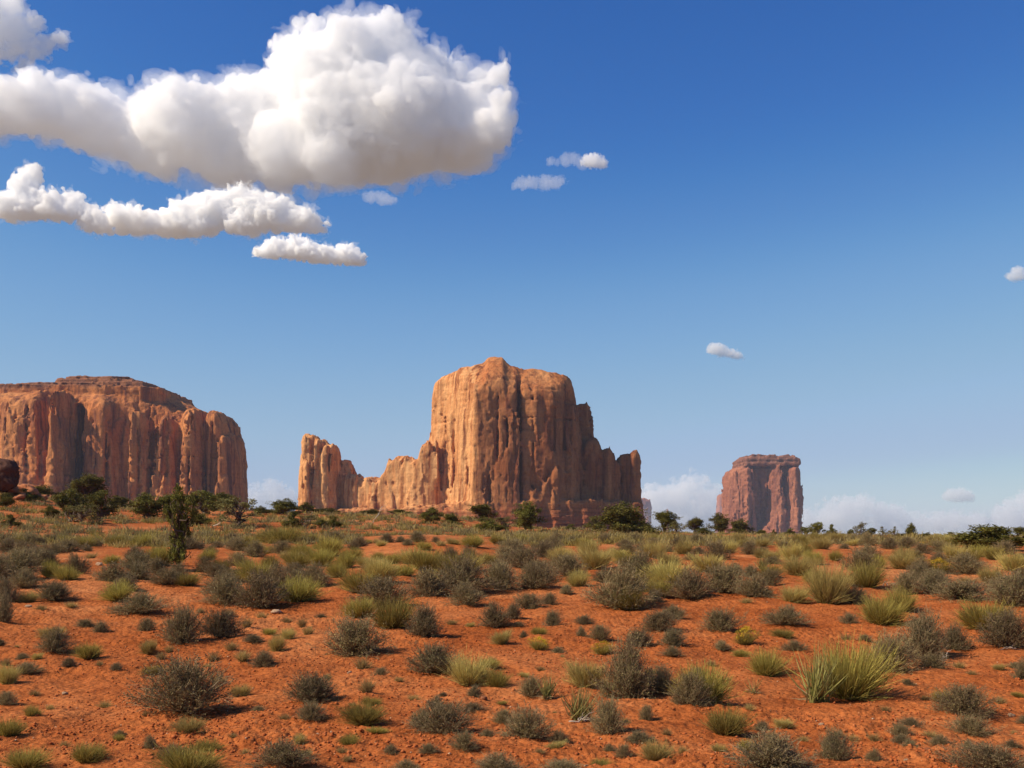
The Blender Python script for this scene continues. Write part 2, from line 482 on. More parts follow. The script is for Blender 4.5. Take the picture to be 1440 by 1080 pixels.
def mat_rock(name, f, base, pale, varnish, red, strata_z, cap_z, cap_col, streak=1.0, sunlit_wash=None):
    m, nt, b = new_mat(name)
    tc = N(nt, 'ShaderNodeTexCoord').outputs['Object']
    big = noise_node(nt, mapping(nt, tc, (1 / (42 * f), 1 / (42 * f), 1 / (70 * f))), 1.0, 4, 0.6, 0.4)
    st1 = noise_node(nt, mapping(nt, tc, (1 / (5 * f), 1 / (5 * f), 1 / (75 * f))), 1.0, 5, 0.62, 0.25)
    st2 = noise_node(nt, mapping(nt, tc, (1 / (11 * f), 1 / (11 * f), 1 / (130 * f))), 1.0, 4, 0.6, 0.3)
    fine = noise_node(nt, mapping(nt, tc, (1 / (2.4 * f), 1 / (2.4 * f), 1 / (3.4 * f))), 1.0, 6, 0.68)
    bed = noise_node(nt, mapping(nt, tc, (1 / (60 * f), 1 / (60 * f), 1 / (2.2 * f))), 1.0, 3, 0.6)
    sepz = N(nt, 'ShaderNodeSeparateXYZ'); L(nt, tc, sepz.inputs[0])
    z = sepz.outputs['Z']
    def sat(fac, lo, hi):
        r = N(nt, 'ShaderNodeMapRange'); r.inputs['From Min'].default_value = lo; r.inputs['From Max'].default_value = hi
        L(nt, fac, r.inputs['Value']); return r.outputs[0]
    def scaled(fac, k): return math_node(nt, 'MULTIPLY', fac, k)
    col = mix(nt, sat(big, .35, .68), base, pale)
    col = mix(nt, scaled(sat(st2, .50, .66), .75 * streak), col, varnish)
    col = mix(nt, scaled(math_node(nt, 'MULTIPLY', sat(st1, .54, .68), sat(big, .62, .40)), .8 * streak), col, varnish)
    col = mix(nt, scaled(sat(st1, .42, .30), .55 * streak), col, pale)
    if sunlit_wash:                                   # pale-streaked left face, varnished front; also paints in their sunlit and grazing-light contrast
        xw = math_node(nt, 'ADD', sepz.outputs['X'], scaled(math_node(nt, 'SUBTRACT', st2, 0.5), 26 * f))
        w = sat(xw, sunlit_wash[1], sunlit_wash[0])
        col = mix(nt, math_node(nt, 'MULTIPLY', w, scaled(sat(st1, .62, .36), .85)), col, sunlit_wash[2])
        e = math_node(nt, 'MULTIPLY', sat(xw, sunlit_wash[0], sunlit_wash[1]), sat(z, sunlit_wash[3] + 14, sunlit_wash[3] - 14))
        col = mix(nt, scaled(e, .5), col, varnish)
    zw = math_node(nt, 'ADD', z, scaled(math_node(nt, 'SUBTRACT', big, 0.5), 16 * f))
    low = sat(zw, strata_z * 1.25, strata_z * 0.8)
    col = mix(nt, scaled(low, .85), col, red)
    high = sat(zw, cap_z - 3 * f, cap_z + 3 * f)
    col = mix(nt, scaled(high, .8), col, cap_col)
    layf = math_node(nt, 'ADD', scaled(math_node(nt, 'MAXIMUM', low, high), .8), 0.2)
    lay = ramp(nt, bed, [(0.34, rgb(.55, .50, .50)), (0.52, rgb(1, 1, 1)), (0.66, rgb(1.15, 1.15, 1.12))])
    col = mix(nt, layf, col, mix(nt, 1.0, col, lay, 'MULTIPLY'))
    grain = ramp(nt, fine, [(0.28, rgb(.66, .63, .62)), (0.5, rgb(1, 1, 1)), (0.74, rgb(1.16, 1.15, 1.13))])
    col = mix(nt, 1.0, col, grain, 'MULTIPLY')
    L(nt, col, b.inputs['Base Color'])
    h = math_node(nt, 'ADD', fine, math_node(nt, 'ADD', scaled(st1, .8), scaled(math_node(nt, 'MULTIPLY', bed, layf), .8)))
    bump(nt, h, 0.8, 1.6 * f, b)
    b.inputs['Roughness'].default_value = 1.0
    b.inputs['Specular IOR Level'].default_value = 0.05
    return m

def build_central():
    zb = -9.0
    r = Rock(1100, 657, zb, 1.45, (408, 912), (-112, 100), 503, 11, 0.9)
    zt = lambda *p: p
    main_top = [(598, 577), (604, 552), (609, 542), (616, 537), (627, 532), (650, 527), (664, 526), (672, 523), (682, 520), (687, 514), (694, 512),
                (707, 513), (713, 520), (719, 525), (735, 527), (760, 530), (788, 535), (800, 539), (805, 547), (810, 567), (818, 607)]
    # left wing, then its towers
    r.prim([(476, -8), (500, -20), (545, -30), (575, -42), (616, -44), (618, 30), (476, 26)],
           [(470, 655), (492, 670), (497, 672), (505, 673), (514, 678), (519, 674), (524, 674), (538, 677), (545, 668), (550, 652), (560, 646), (575, 643), (585, 648), (592, 650), (597, 630), (604, 624), (616, 625)], .05, 6, 3)
    r.prim([(421, -14), (430, -26), (445, -28), (452, -18), (454, 22), (424, 24)], [(418, 640), (423, 619), (430, 615), (446, 614), (455, 620)], .05, 6, 2)
    r.prim([(443, -22), (450, -31), (459, -30), (465, -18), (466, 18), (444, 20)], [(440, 622), (452, 620), (460, 620), (466, 624)], .04, 5, 1.5)
    r.prim([(457, -24), (464, -34), (474, -32), (480, -18), (480, 14), (458, 16)], [(458, 632), (464, 627), (474, 627), (480, 636)], .04, 6, 1.5)
    r.prim([(433, -30), (440, -38), (447, -36), (449, -24), (434, -20)], [(430, 660), (440, 648), (450, 655)], .04, 6, 2)
    r.prim([(478, 4), (494, 2), (496, 30), (478, 30)], [(478, 652), (484, 649), (492, 650), (496, 662)], .03, 4, 1.5)
    r.prim([(484, -14), (500, -24), (514, -18), (516, 10), (484, 10)], [(484, 676), (490, 668), (505, 668), (514, 676)], .05, 8, 2)
    # central block in three faces
    r.prim([(604, 26), (609, -12), (640, -46), (671, -80), (700, -84), (730, -83), (735, -72), (735, 80), (640, 84)], main_top, .045, 7, 4, .95, -50)
    r.prim([(726, -75), (752, -79), (774, -77), (793, -64), (808, -38), (817, 16), (800, 74), (726, 80)], main_top, .045, 7, 3, .9, -46)
    r.prim([(794, -30), (798, -64), (810, -54), (818, -20)], [(790, 590), (797, 572), (808, 572), (818, 600)], .045, 8, 5)
    # right towers, in the block's shade
    r.prim([(806, 2), (835, 0), (837, 40), (808, 46)], [(806, 574), (816, 569), (826, 567), (834, 571), (840, 585)], .012, 4, 2)
    r.prim([(816, -30), (832, -38), (845, -30), (847, 34), (816, 36)], [(816, 640), (823, 624), (831, 619), (838, 622), (842, 632), (848, 642)], .03, 5, 1.5)
    r.prim([(838, -36), (848, -44), (858, -38), (859, 26), (838, 30)], [(838, 642), (846, 637), (853, 633), (858, 642)], .03, 4, 1.5)
    r.prim([(852, -34), (862, -40), (870, -30), (870, 20), (852, 24)], [(852, 655), (862, 654), (870, 658)], .03, 4, 1.5)
    r.prim([(867, -30), (880, -40), (893, -34), (895, 18), (868, 22)], [(864, 650), (869, 643), (880, 641), (893, 642), (897, 652)], .02, 5, 1.5)
    # deep crack of the front and the recess below the arch
    r.prim([(724, -95), (731, -95), (732, -58), (725, -58)], [(720, 524), (735, 524)], -.0, 3, 1.5, sub=True, bottom=602)
    r.prim([(729.5, -95), (732.5, -95), (732, -64), (730, -64)], [(720, 560), (735, 560)], -.0, 3, 1.5, sub=True, bottom=742)
    r.prim([(665, -70), (669, -80), (671, -56)], [(660, 655), (670, 650), (675, 668)], 0, 3, 1.5, sub=True, bottom=690)
    for c0, t0, b0 in ((700, 566, 650), (712, 600, 700), (747, 570, 716), (763, 590, 690), (776, 560, 640), (641, 600, 690), (690, 640, 712)):
        r.prim([(c0, -120), (c0 + 2.2, -120), (c0 + 1.8, -68 if c0 > 650 else -36), (c0 + .4, -68 if c0 > 650 else -36)], [(c0 - 4, t0), (c0 + 6, t0)], 0, 2, 1, sub=True, bottom=b0)
    # layered foot and rubble apron
    r.prim([(417, -34), (470, -42), (520, -46), (590, -62), (680, -88), (740, -89), (796, -74), (850, -54), (899, -44), (900, 52), (417, 46)],
           [(400, 718), (600, 716), (680, 708), (760, 706), (900, 708)], .10, 3, 2)
    r.weather(flute=1.2, slab=1.4, crack=2.8, small=.35, strata_z=37, strata=1.2, fine=.4, calm=r.zz(556), pock=2.0, blk=.6)
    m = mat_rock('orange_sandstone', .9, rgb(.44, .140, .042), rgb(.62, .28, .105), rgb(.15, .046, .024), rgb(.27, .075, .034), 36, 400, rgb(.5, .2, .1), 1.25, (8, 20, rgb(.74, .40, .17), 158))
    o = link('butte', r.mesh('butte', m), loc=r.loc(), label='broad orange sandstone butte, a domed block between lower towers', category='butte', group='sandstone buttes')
    return o

def build_mesa():
    zb = -9.0
    r = Rock(1250, 120, zb, 1.6, (-170, 362), (-112, 120), 527, 41, 1.0)
    sky_ = [(-200, 566), (-120, 556), (0, 550), (12, 547), (62, 545), (78, 540), (88, 536), (100, 536), (195, 538), (212, 545), (236, 554), (250, 563), (266, 571), (285, 578), (300, 585), (330, 608)]
    # dome of slickrock, then the cliffs in front of it
    r.prim([(-168, -30), (0, -52), (90, -58), (200, -48), (262, -40), (298, -22), (306, 50), (240, 110), (-168, 110)], sky_, .03, 14, 6, .42, 10)
    r.prim([(-168, -60), (-60, -72), (60, -80), (96, -84), (100, -60), (100, 40), (-168, 40)], [(-170, 575), (0, 562), (60, 560), (92, 556), (102, 560)], .07, 14, 5, .5, -50)
    r.prim([(94, -60), (98, -82), (106, -80), (108, -60)], [(90, 572), (108, 572)], .07, 5, 3)
    r.prim([(108, -62), (114, -92), (124, -94), (129, -74), (128, -30), (108, -30)], [(106, 572), (112, 560), (122, 557), (130, 568)], .06, 7, 2)
    r.prim([(140, -38), (152, -66), (176, -72), (186, -62), (204, -26), (204, 40), (140, 40)], [(138, 585), (150, 565), (180, 563), (196, 572), (206, 580)], .08, 14, 4, .4, -45)
    r.prim([(208, -56), (213, -72), (228, -70), (233, -52), (226, -36), (210, -36)], [(206, 596), (212, 589), (224, 588), (232, 594), (236, 606)], .045, 6, 1.5)
    r.prim([(232, -44), (240, -64), (256, -68), (264, -50), (266, 20), (232, 20)], [(230, 604), (240, 592), (256, 586), (268, 590)], .06, 12, 3)
    r.prim([(264, -44), (276, -66), (292, -66), (300, -46), (302, 20), (262, 20)], [(262, 590), (276, 582), (290, 580), (302, 588)], .045, 12, 3)
    r.prim([(299, -34), (310, -50), (324, -44), (330, -10), (328, 40), (298, 40)], [(296, 590), (306, 582), (318, 584), (328, 596), (333, 615)], .03, 10, 2)
    r.prim([(315, -44), (325, -62), (338, -54), (343, -16), (340, 26), (316, 26)], [(312, 624), (320, 616), (331, 614), (338, 619), (342, 640)], .045, 8, 1.5)
    # the flat cap of thin beds
    r.prim([(-168, -26), (60, -40), (214, -40), (236, -26), (242, 20), (236, 108), (-168, 108)], [(-170, 550), (0, 550), (20, 547), (236, 549), (240, 560)], .02, 1.5, 1)
    r.prim([(-168, -4), (66, -26), (214, -28), (222, -12), (228, 20), (226, 104), (-168, 104)], [(-170, 546), (0, 546), (60, 543), (214, 542), (226, 548)], .02, 1.5, 1)
    r.prim([(79, -12), (90, -20), (196, -20), (212, 0), (212, 90), (76, 90)], [(76, 540), (82, 535), (100, 534), (150, 534), (196, 536), (212, 541)], .02, 1.5, 1)
    r.prim([(88, -4), (98, -12), (180, -12), (193, 4), (192, 80), (86, 80)], [(84, 533), (96, 530), (140, 530), (180, 531), (192, 534)], .02, 1.5, 1)
    # shaded cleft right of the pillar, and the slots between buttresses
    r.prim([(129, -110), (146, -110), (144, 0), (130, 0)], [(128, 572), (147, 578)], 0, 4, 2, sub=True, bottom=700)
    r.prim([(100, -110), (109, -110), (107, -40), (101, -40)], [(98, 562), (109, 566)], 0, 3, 2, sub=True, bottom=640)
    r.prim([(264, -90), (269, -90), (268, -44), (265, -44)], [(262, 600), (270, 604)], 0, 3, 1.5, sub=True, bottom=740)
    for c0, t0, b0, yb in ((22, 590, 690, -64), (46, 575, 640, -66), (60, 600, 700, -68), (79, 580, 660, -70), (164, 590, 690, -56), (176, 600, 700, -60), (252, 600, 680, -54), (286, 596, 700, -54), (312, 600, 690, -38), (222, 610, 700, -60)):
        r.prim([(c0, -120), (c0 + 2.2, -120), (c0 + 1.8, yb), (c0 + .4, yb)], [(c0 - 4, t0), (c0 + 6, t0)], 0, 2, 1, sub=True, bottom=b0)
    r.prim([(-168, -78), (0, -92), (100, -98), (180, -88), (240, -78), (300, -72), (348, -58), (352, 60), (-168, 60)], [(-170, 716), (360, 716)], .25, 5, 3)
    r.weather(flute=1.6, slab=1.5, crack=3.4, small=.4, calm=r.zz(580), strata_z=26, strata=1.1, cap_z=r.zz(551), fine=.5)
    m = mat_rock('varnished_sandstone', 1.0, rgb(.44, .145, .048), rgb(.60, .25, .090), rgb(.15, .054, .036), rgb(.34, .105, .045), 24, r.zz(550), rgb(.21, .095, .058), 1.35)
    return link('mesa', r.mesh('mesa', m), loc=r.loc(), label='long flat-topped sandstone mesa with dark clefts, cut off by the edge of the view', category='mesa', group='sandstone buttes')

def build_east():
    zb = -10.0
    r = Rock(3000, 1075, zb, 2.7, (1008, 1142), (-125, 130), 640, 71, 2.0)
    r.prim([(1040, 0), (1052, -14), (1074, -24), (1094, -40), (1118, -40), (1127, 20), (1118, 110), (1040, 110)], [(1036, 658), (1118, 656), (1122, 664), (1128, 690)], .02, 14, 5)
    r.prim([(1023, 20), (1029, -58), (1040, -84), (1047, -76), (1049, 10), (1049, 90), (1024, 90)], [(1018, 690), (1025, 668), (1030, 661), (1038, 658), (1050, 657)], .05, 16, 5)
    r.prim([(1046, -50), (1050, -72), (1054, -60), (1054, 10), (1046, 10)], [(1044, 664), (1052, 660), (1056, 668)], .04, 8, 4)
    r.prim([(1073, 0), (1077, -66), (1084, -84), (1090, -74), (1092, 0)], [(1070, 668), (1078, 658), (1088, 656), (1094, 664)], .05, 12, 5)
    r.prim([(1094, 0), (1097, -62), (1106, -84), (1116, -74), (1124, -30), (1127, 30), (1094, 30)], [(1092, 668), (1098, 659), (1112, 658), (1118, 660), (1123, 668), (1129, 695)], .04, 16, 5)
    r.prim([(1045, -44), (1078, -58), (1116, -58), (1118, 96), (1045, 96)], [(1040, 648), (1046, 643), (1052, 641), (1086, 643), (1111, 643), (1116, 647), (1120, 656)], -.05, 5, 3, bottom=656)
    r.prim([(1060, -50), (1068, -80), (1084, -80), (1090, -60), (1090, 0), (1060, 0)], [(1050, 748), (1062, 741), (1070, 737), (1082, 739), (1096, 746)], .5, 14, 8)
    r.weather(flute=3, slab=5, crack=8, small=2.0, strata_z=26, strata=1.5, cap_z=r.zz(657), fine=1.2)
    m = mat_rock('rose_sandstone', 2.0, rgb(.285, .100, .054), rgb(.41, .165, .088), rgb(.135, .048, .036), rgb(.33, .115, .062), 30, r.zz(656), rgb(.20, .090, .06), .9)
    return link('butte', r.mesh('east_butte', m), loc=r.loc(), label='tall narrow rose sandstone butte with a flat rubbly cap, standing alone above the plain', category='butte', group='sandstone buttes')

def build_far():
    m = mat_rock('far_sandstone', 4.0, rgb(.38, .15, .09), rgb(.48, .21, .13), rgb(.22, .09, .07), rgb(.38, .15, .09), 30, 900, rgb(.3, .15, .1), .8)
    r = Rock(9000, 1016, -10, 8, (1000, 1036), (-90, 90), 690, 81, 4.6)
    r.prim([(1009, 0), (1012, -46), (1016, -52), (1017, 0), (1017, 50), (1009, 50)], [(1006, 700), (1010, 695), (1017, 694), (1020, 699)], .03, 14, 6)
    r.prim([(1016, -10), (1019, -50), (1028, -40), (1030, 40), (1016, 50)], [(1014, 698), (1018, 694), (1030, 695)], .03, 14, 6)
    r.weather(flute=8, slab=5, crack=10, small=2.5, strata_z=20, strata=2, fine=1.5)
    link('butte', r.mesh('far_butte', m), loc=r.loc(), label='hazy violet butte peeping out from behind the lone rose butte', category='butte', group='far hazy buttes')
    r = Rock(9000, 900, -10, 8, (868, 930), (-140, 140), 698, 83, 4.6)
    r.prim([(872, -20), (885, -80), (900, -86), (912, -70), (917, 0), (912, 90), (875, 90)], [(868, 700), (896, 701), (906, 703), (914, 705), (917, 712), (920, 730)], .05, 24, 8)
    r.weather(flute=10, slab=7, crack=14, small=3, strata_z=20, strata=2, fine=2)
    link('butte', r.mesh('far_butte', m), loc=r.loc(), label='hazy blue butte showing past the right tower of the broad orange butte', category='butte', group='far hazy buttes')
    r = Rock(8200, 938, -10, 5, (930, 948), (-50, 50), 710, 85, 3.0)
    r.prim([(936.4, -14), (939, -18), (940, 12), (936.6, 14)], [(930, 718), (937, 715), (939, 714), (944, 718)], .02, 8, 4)
    r.weather(flute=2, slab=2, crack=2, small=1, strata_z=5, strata=1, fine=.8)
    link('rock_spire', r.mesh('rock_spire', m), loc=r.loc(), label='tiny hazy rock spire on the skyline between two junipers', category='rock spire')

build_central()
build_mesa()
build_east()
build_far()
# ------------------------------------------------------------------ the clouds
def mat_cloud(name, density):
    m = bpy.data.materials.new(name); m.use_nodes = True
    nt = m.node_tree
    nt.nodes.remove(nt.nodes['Principled BSDF'])
    v = nt.nodes.new('ShaderNodeVolumePrincipled')
    v.inputs['Color'].default_value = rgb(1, 1, 1)
    v.inputs['Density'].default_value = density
    v.inputs['Anisotropy'].default_value = 0.0
    nt.links.new(v.outputs[0], nt.nodes['Material Output'].inputs['Volume'])
    return m

def cloud(lobes, Y0, cell, mfp, label, seed, rough=1.0, group='cumulus clouds', depth=0.7, soft=0.5, shrink=0.08, base=None, veil_k=.16, vs=.27, thin=False):
    """lobes: (px, py, r) in the photo's pixels at distance Y0; cell, mfp in the same pixels"""
    m = Y0 / FPX
    L_ = np.array(lobes, float)
    cx, cy = L_[:, 0].mean(), L_[:, 1].mean()
    rg = np.random.default_rng(seed)
    rmax = L_[:, 2].max()
    oy = rg.uniform(-1, 1, len(L_)) * (rmax - L_[:, 2] * .6) * depth
    pad = 0.55 * rmax * rough + 4 * cell
    xs = np.arange((L_[:, 0] - L_[:, 2]).min() - pad, (L_[:, 0] + L_[:, 2]).max() + pad, cell, dtype=np.float32)
    ys = np.arange((oy - L_[:, 2]).min() - pad, (oy + L_[:, 2]).max() + pad, cell, dtype=np.float32)
    zs = np.arange((L_[:, 1] - L_[:, 2]).min() - pad, (L_[:, 1] + L_[:, 2]).max() + pad, cell, dtype=np.float32)
    X = xs[:, None, None]; Yg = ys[None, :, None]; Z = zs[None, None, :]
    F = np.full((len(xs), len(ys), len(zs)), 1e3, np.float32)
    for (lx, lz, r), y in zip(L_, oy):
        d = np.sqrt((X - lx) ** 2 + (Yg - y) ** 2 + (Z - lz) ** 2) - r
        F = smin(F, d, 0.35 * r)
    if base is not None:
        bz = np.interp(xs, [p[0] for p in base], [p[1] for p in base]).astype(np.float32)[:, None, None]
        F = smax(F, (Z - bz) * .9, .5 * rmax)
    band = np.abs(F) < 0.8 * rmax
    i, j, k = np.nonzero(band)
    x, y, z = xs[i], ys[j], zs[k]
    # billows: rounded puffs outside, sharp valleys between, at falling sizes; smoother under the base
    d0 = F[band]
    def puff(d, amp, sc, sd, low):
        amp, sc = amp * min(1, 62 / rmax), sc * min(1, 62 / rmax)
        wx = x + .3 * sc * vnoise(x / sc, y / sc, z / sc, sd + 5)
        wz = z + .3 * sc * vnoise(x / sc, y / sc, z / sc, sd + 6)
        f = 1 - low * smooth(cy + .1 * rmax, cy + .9 * rmax, z)
        o = 0
        while sc > cell * 1.6:
            n = np.abs(vnoise(wx / sc + 3.1 * o, y / sc, wz / sc + 1.7 * o, sd + 11 * o))
            d = d + amp * f * (0.40 - n) * 1.6
            sc *= 0.52; amp *= 0.66; o += 1
        return d
    def body(name, d, density):
        G = F.copy(); G[band] = d
        G[0] = G[-1] = 9; G[:, 0] = G[:, -1] = 9; G[:, :, 0] = G[:, :, -1] = 9
        v, q = surface_nets(G, (xs[0], ys[0], zs[0]), cell)
        # stray crumbs dissolve: keep the larger pieces
        lab = np.arange(len(v)); e = np.concatenate([q[:, [0, 1]], q[:, [1, 2]], q[:, [2, 3]], q[:, [3, 0]]])
        for _ in range(400):
            mn = np.minimum(lab[e[:, 0]], lab[e[:, 1]])
            new = lab.copy(); np.minimum.at(new, e[:, 0], mn); np.minimum.at(new, e[:, 1], mn); new = new[new]
            if (new == lab).all(): break
            lab = new
        cnt = np.bincount(lab, minlength=len(v)); ok = cnt[lab] >= (.9 if name == 'cloud' else .05) * cnt.max()
        q = q[ok[q[:, 0]]]; remap = np.cumsum(ok) - 1
        v = v[ok]; q = remap[q]
        v = (v - np.array([cx, 0, cy])) * m
        v[:, 2] *= -1
        return mesh_from(name, v, q[:, ::-1], mat=mat_cloud('cloud_vapour', density / m))
    slow = 0.10 * rmax * soft * vnoise(x / (1.8 * rmax), y / (1.8 * rmax), z / rmax, seed + 70)
    if not thin: core = body('cloud', puff(d0 + slow + shrink * rmax, .20 * rmax * rough, .60 * rmax, seed, .5), 1.0 / mfp)
    veil = body('veil', puff(d0 + slow, vs * rmax * rough, .50 * rmax, seed + 900, .2) - .02 * rmax, veil_k / mfp)
    loc = ((cx - 720) * m, Y0, EYE + (HORIZON - cy) * m)
    if thin:
        veil.name = 'cloud'
        return link('cloud', veil, loc=loc, label=label, category='cloud', group=group)
    o = link('cloud', core, loc=loc, label=label, category='cloud', group=group)
    link('veil', veil, o)
    return o

cloud([(548, 66, 46), (500, 85, 58), (440, 98, 58), (590, 112, 62), (640, 86, 30), (664, 108, 38), (698, 128, 30), (706, 165, 26), (694, 200, 36), (650, 190, 66),
       (570, 170, 92), (480, 170, 95), (385, 140, 62), (345, 160, 62), (300, 165, 58), (255, 178, 62), (180, 172, 62), (120, 168, 56), (62, 168, 54), (5, 172, 52),
       (-60, 165, 64), (-130, 165, 64), (130, 185, 46), (215, 205, 56), (315, 215, 62), (400, 222, 60), (470, 240, 50), (550, 228, 50), (630, 228, 36), (385, 255, 34), (440, 268, 24)],
      4600, 2.6, 11.0, 'huge white cumulus cloud with a grey flat underside, largest in the sky', 301,
      base=[(-200, 195), (0, 205), (80, 218), (160, 248), (260, 268), (400, 285), (480, 284), (560, 262), (660, 252), (740, 235)])
def fill(top, base, r0, r1, n, seed):
    """lobes packed between a cloud's skyline and its base, smaller towards the edges"""
    rg = np.random.default_rng(seed)
    out = []
    x0, x1 = top[0][0], top[-1][0]
    for k in range(n):
        x = rg.uniform(x0, x1)
        t = np.interp(x, [p[0] for p in top], [p[1] for p in top]); b = np.interp(x, [p[0] for p in base], [p[1] for p in base])
        r = min(rg.uniform(r0, r1), max((b - t) * .55, r0 * .5))
        out.append((x, rg.uniform(t + r, max(b - r * .4, t + r + .1)), r))
    return out

cloud(fill([(118, 305), (135, 292), (160, 284), (176, 288), (200, 294), (240, 292), (272, 276), (300, 256), (345, 250), (380, 268), (420, 284), (445, 306), (466, 316)],
           [(110, 322), (200, 328), (300, 332), (470, 322)], 9, 26, 110, 5),
      4400, 1.3, 4.5, 'ragged white cloud strip lying directly under the huge cumulus cloud', 310, base=[(100, 326), (200, 330), (300, 333), (470, 324)], shrink=0, rough=1.6)
cloud([(42, 244, 16), (40, 258, 15), (34, 266, 18)] + fill([(-6, 282), (10, 270), (50, 262), (80, 262), (105, 270), (130, 290)], [(-6, 306), (60, 310), (130, 308)], 9, 22, 50, 6),
      4400, 1.3, 4.5, 'lumpy grey-white cloud with a round knob on top, under the huge cumulus', 320, base=[(-30, 308), (60, 312), (140, 310)], shrink=0, rough=1.6)
cloud(fill([(358, 352), (376, 340), (396, 328), (420, 326), (434, 338), (452, 343), (476, 341), (494, 344), (514, 364)], [(358, 360), (430, 368), (514, 373)], 5, 14, 90, 7),
      4100, .9, 3.0, 'small flat-bottomed white cloud, lowest of the cluster by the huge cumulus', 330, base=[(350, 360), (430, 367), (520, 374)], shrink=0, rough=1.9)
cloud([(8, 34, 34), (-34, 30, 52), (40, 56, 22), (60, 54, 16), (78, 56, 12), (96, 58, 8), (20, 80, 14), (-14, 80, 20), (8, 8, 28), (34, 26, 16)],
      5200, 2.0, 9.0, 'frayed pale cloud in the top corner of the sky above the huge cumulus', 340, 1.3, thin=True, veil_k=.5, vs=.3)
cloud(fill([(818, 224), (828, 216), (840, 214), (850, 226)], [(818, 230), (850, 236)], 4, 9, 30, 8), 5600, .6, 3.0, 'tiny white cloud puff beside the bright end of the huge cumulus', 350, 1.2, thin=True, veil_k=.38, vs=.30)
cloud(fill([(724, 252), (742, 244), (760, 246), (775, 244), (800, 252)], [(724, 262), (760, 267), (800, 256)], 4, 10, 40, 9), 5600, .7, 8.0, 'faint greyish cloud wisp under the tiny puff beside the huge cumulus', 352, 1.0, thin=True, veil_k=.22, vs=.30)
cloud(fill([(772, 222), (790, 214), (812, 214), (824, 226)], [(772, 230), (824, 236)], 4, 8, 30, 19), 5600, .7, 9.0, 'thin see-through cloud wisp joined to the tiny puff beside the huge cumulus', 357, 1.0, thin=True, veil_k=.22, vs=.30)
cloud(fill([(508, 274), (530, 266), (556, 276)], [(508, 280), (530, 286), (556, 284)], 4, 9, 30, 10), 5600, .7, 8.0, 'faint cloud scrap just below the flat base of the huge cumulus', 353, 1.0, thin=True, veil_k=.22, vs=.30)
cloud(fill([(998, 486), (1006, 479), (1018, 484), (1032, 490), (1046, 499)], [(998, 494), (1018, 501), (1046, 504)], 4, 8, 40, 11), 9800, .6, 3.5, 'tiny lone white cloud in the clear blue sky above the rose butte', 354, 1.2, thin=True, veil_k=.38, vs=.30)
cloud(fill([(1420, 382), (1432, 370), (1446, 366), (1460, 374)], [(1420, 392), (1440, 392), (1460, 390)], 4, 9, 30, 12), 9800, .6, 5.0, 'tiny cloud half cut off by the edge of the clear sky', 356, 1.2, thin=True, veil_k=.38, vs=.30)
# the far bank low over the horizon
FARG = 'far clouds low on the horizon'
cloud(fill([(872, 682), (900, 678), (918, 682), (935, 686), (950, 670), (968, 664), (990, 667), (1006, 676), (1030, 696), (1050, 714)], [(872, 742), (1050, 742)], 8, 24, 130, 13),
      26000, 1.5, 7.0, 'pale cumulus low on the horizon between the orange butte and the rose butte', 360, 1.5, group=FARG, thin=True, soft=1.2, veil_k=.27, vs=.30)
cloud(fill([(1120, 716), (1150, 714), (1172, 698), (1200, 691), (1230, 692), (1250, 702), (1275, 720), (1300, 724), (1340, 718), (1370, 724), (1400, 726)], [(1120, 744), (1400, 744)], 7, 20, 170, 14),
      26000, 1.4, 7.0, 'pale cloud bank low on the horizon over the small skyline trees', 362, 1.5, group=FARG, thin=True, soft=1.2, veil_k=.27, vs=.30)
cloud(fill([(1328, 692), (1336, 686), (1352, 685), (1368, 694)], [(1328, 701), (1368, 703)], 4, 9, 40, 15), 25000, .8, 6.0, 'small separate pale cloud puff above the far cloud bank', 364, 1.2, thin=True, veil_k=.38, vs=.30, group=FARG)
cloud(fill([(1404, 716), (1418, 700), (1430, 692), (1450, 688), (1500, 696)], [(1404, 744), (1500, 744)], 7, 18, 90, 16) + [(1420, 678, 6), (1423, 684, 6)],
      25000, 1.2, 7.0, 'pale far cloud bank with a small puff on top, above the big skyline juniper', 366, 1.5, group=FARG, thin=True, soft=1.2, veil_k=.27, vs=.30)
cloud(fill([(344, 690), (360, 676), (380, 670), (398, 676), (414, 692)], [(344, 716), (414, 716)], 5, 13, 70, 17), 24000, 1.0, 7.0, 'faint pale cloud on the horizon between the mesa and the orange butte', 368, 1.5, group=FARG, thin=True, soft=1.2, veil_k=.27, vs=.30)
# ------------------------------------------------------------------ plant material and plant meshes
def mat_plant(name, dark, light, translucent=0.25, hue_var=0.25):
    m, nt, b = new_mat(name)
    at_ = N(nt, 'ShaderNodeAttribute', attribute_name='tone')
    info = N(nt, 'ShaderNodeObjectInfo')
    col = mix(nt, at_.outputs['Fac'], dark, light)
    v = N(nt, 'ShaderNodeMapRange'); v.inputs['To Min'].default_value = 1 - hue_var; v.inputs['To Max'].default_value = 1 + hue_var
    L(nt, info.outputs['Random'], v.inputs['Value'])
    h = N(nt, 'ShaderNodeHueSaturation')
    L(nt, v.outputs[0], h.inputs['Value']); L(nt, col, h.inputs['Color'])
    hv = N(nt, 'ShaderNodeMapRange'); hv.inputs['To Min'].default_value = .489; hv.inputs['To Max'].default_value = .507
    L(nt, info.outputs['Random'], hv.inputs['Value']); L(nt, hv.outputs[0], h.inputs['Hue'])
    L(nt, h.outputs['Color'], b.inputs['Base Color'])
    b.inputs['Roughness'].default_value = .75
    if translucent:
        t = N(nt, 'ShaderNodeBsdfTranslucent'); L(nt, h.outputs['Color'], t.inputs['Color'])
        mx = N(nt, 'ShaderNodeMixShader'); mx.inputs[0].default_value = translucent
        L(nt, b.outputs[0], mx.inputs[1]); L(nt, t.outputs[0], mx.inputs[2])
        L(nt, mx.outputs[0], nt.nodes['Material Output'].inputs['Surface'])
    return m

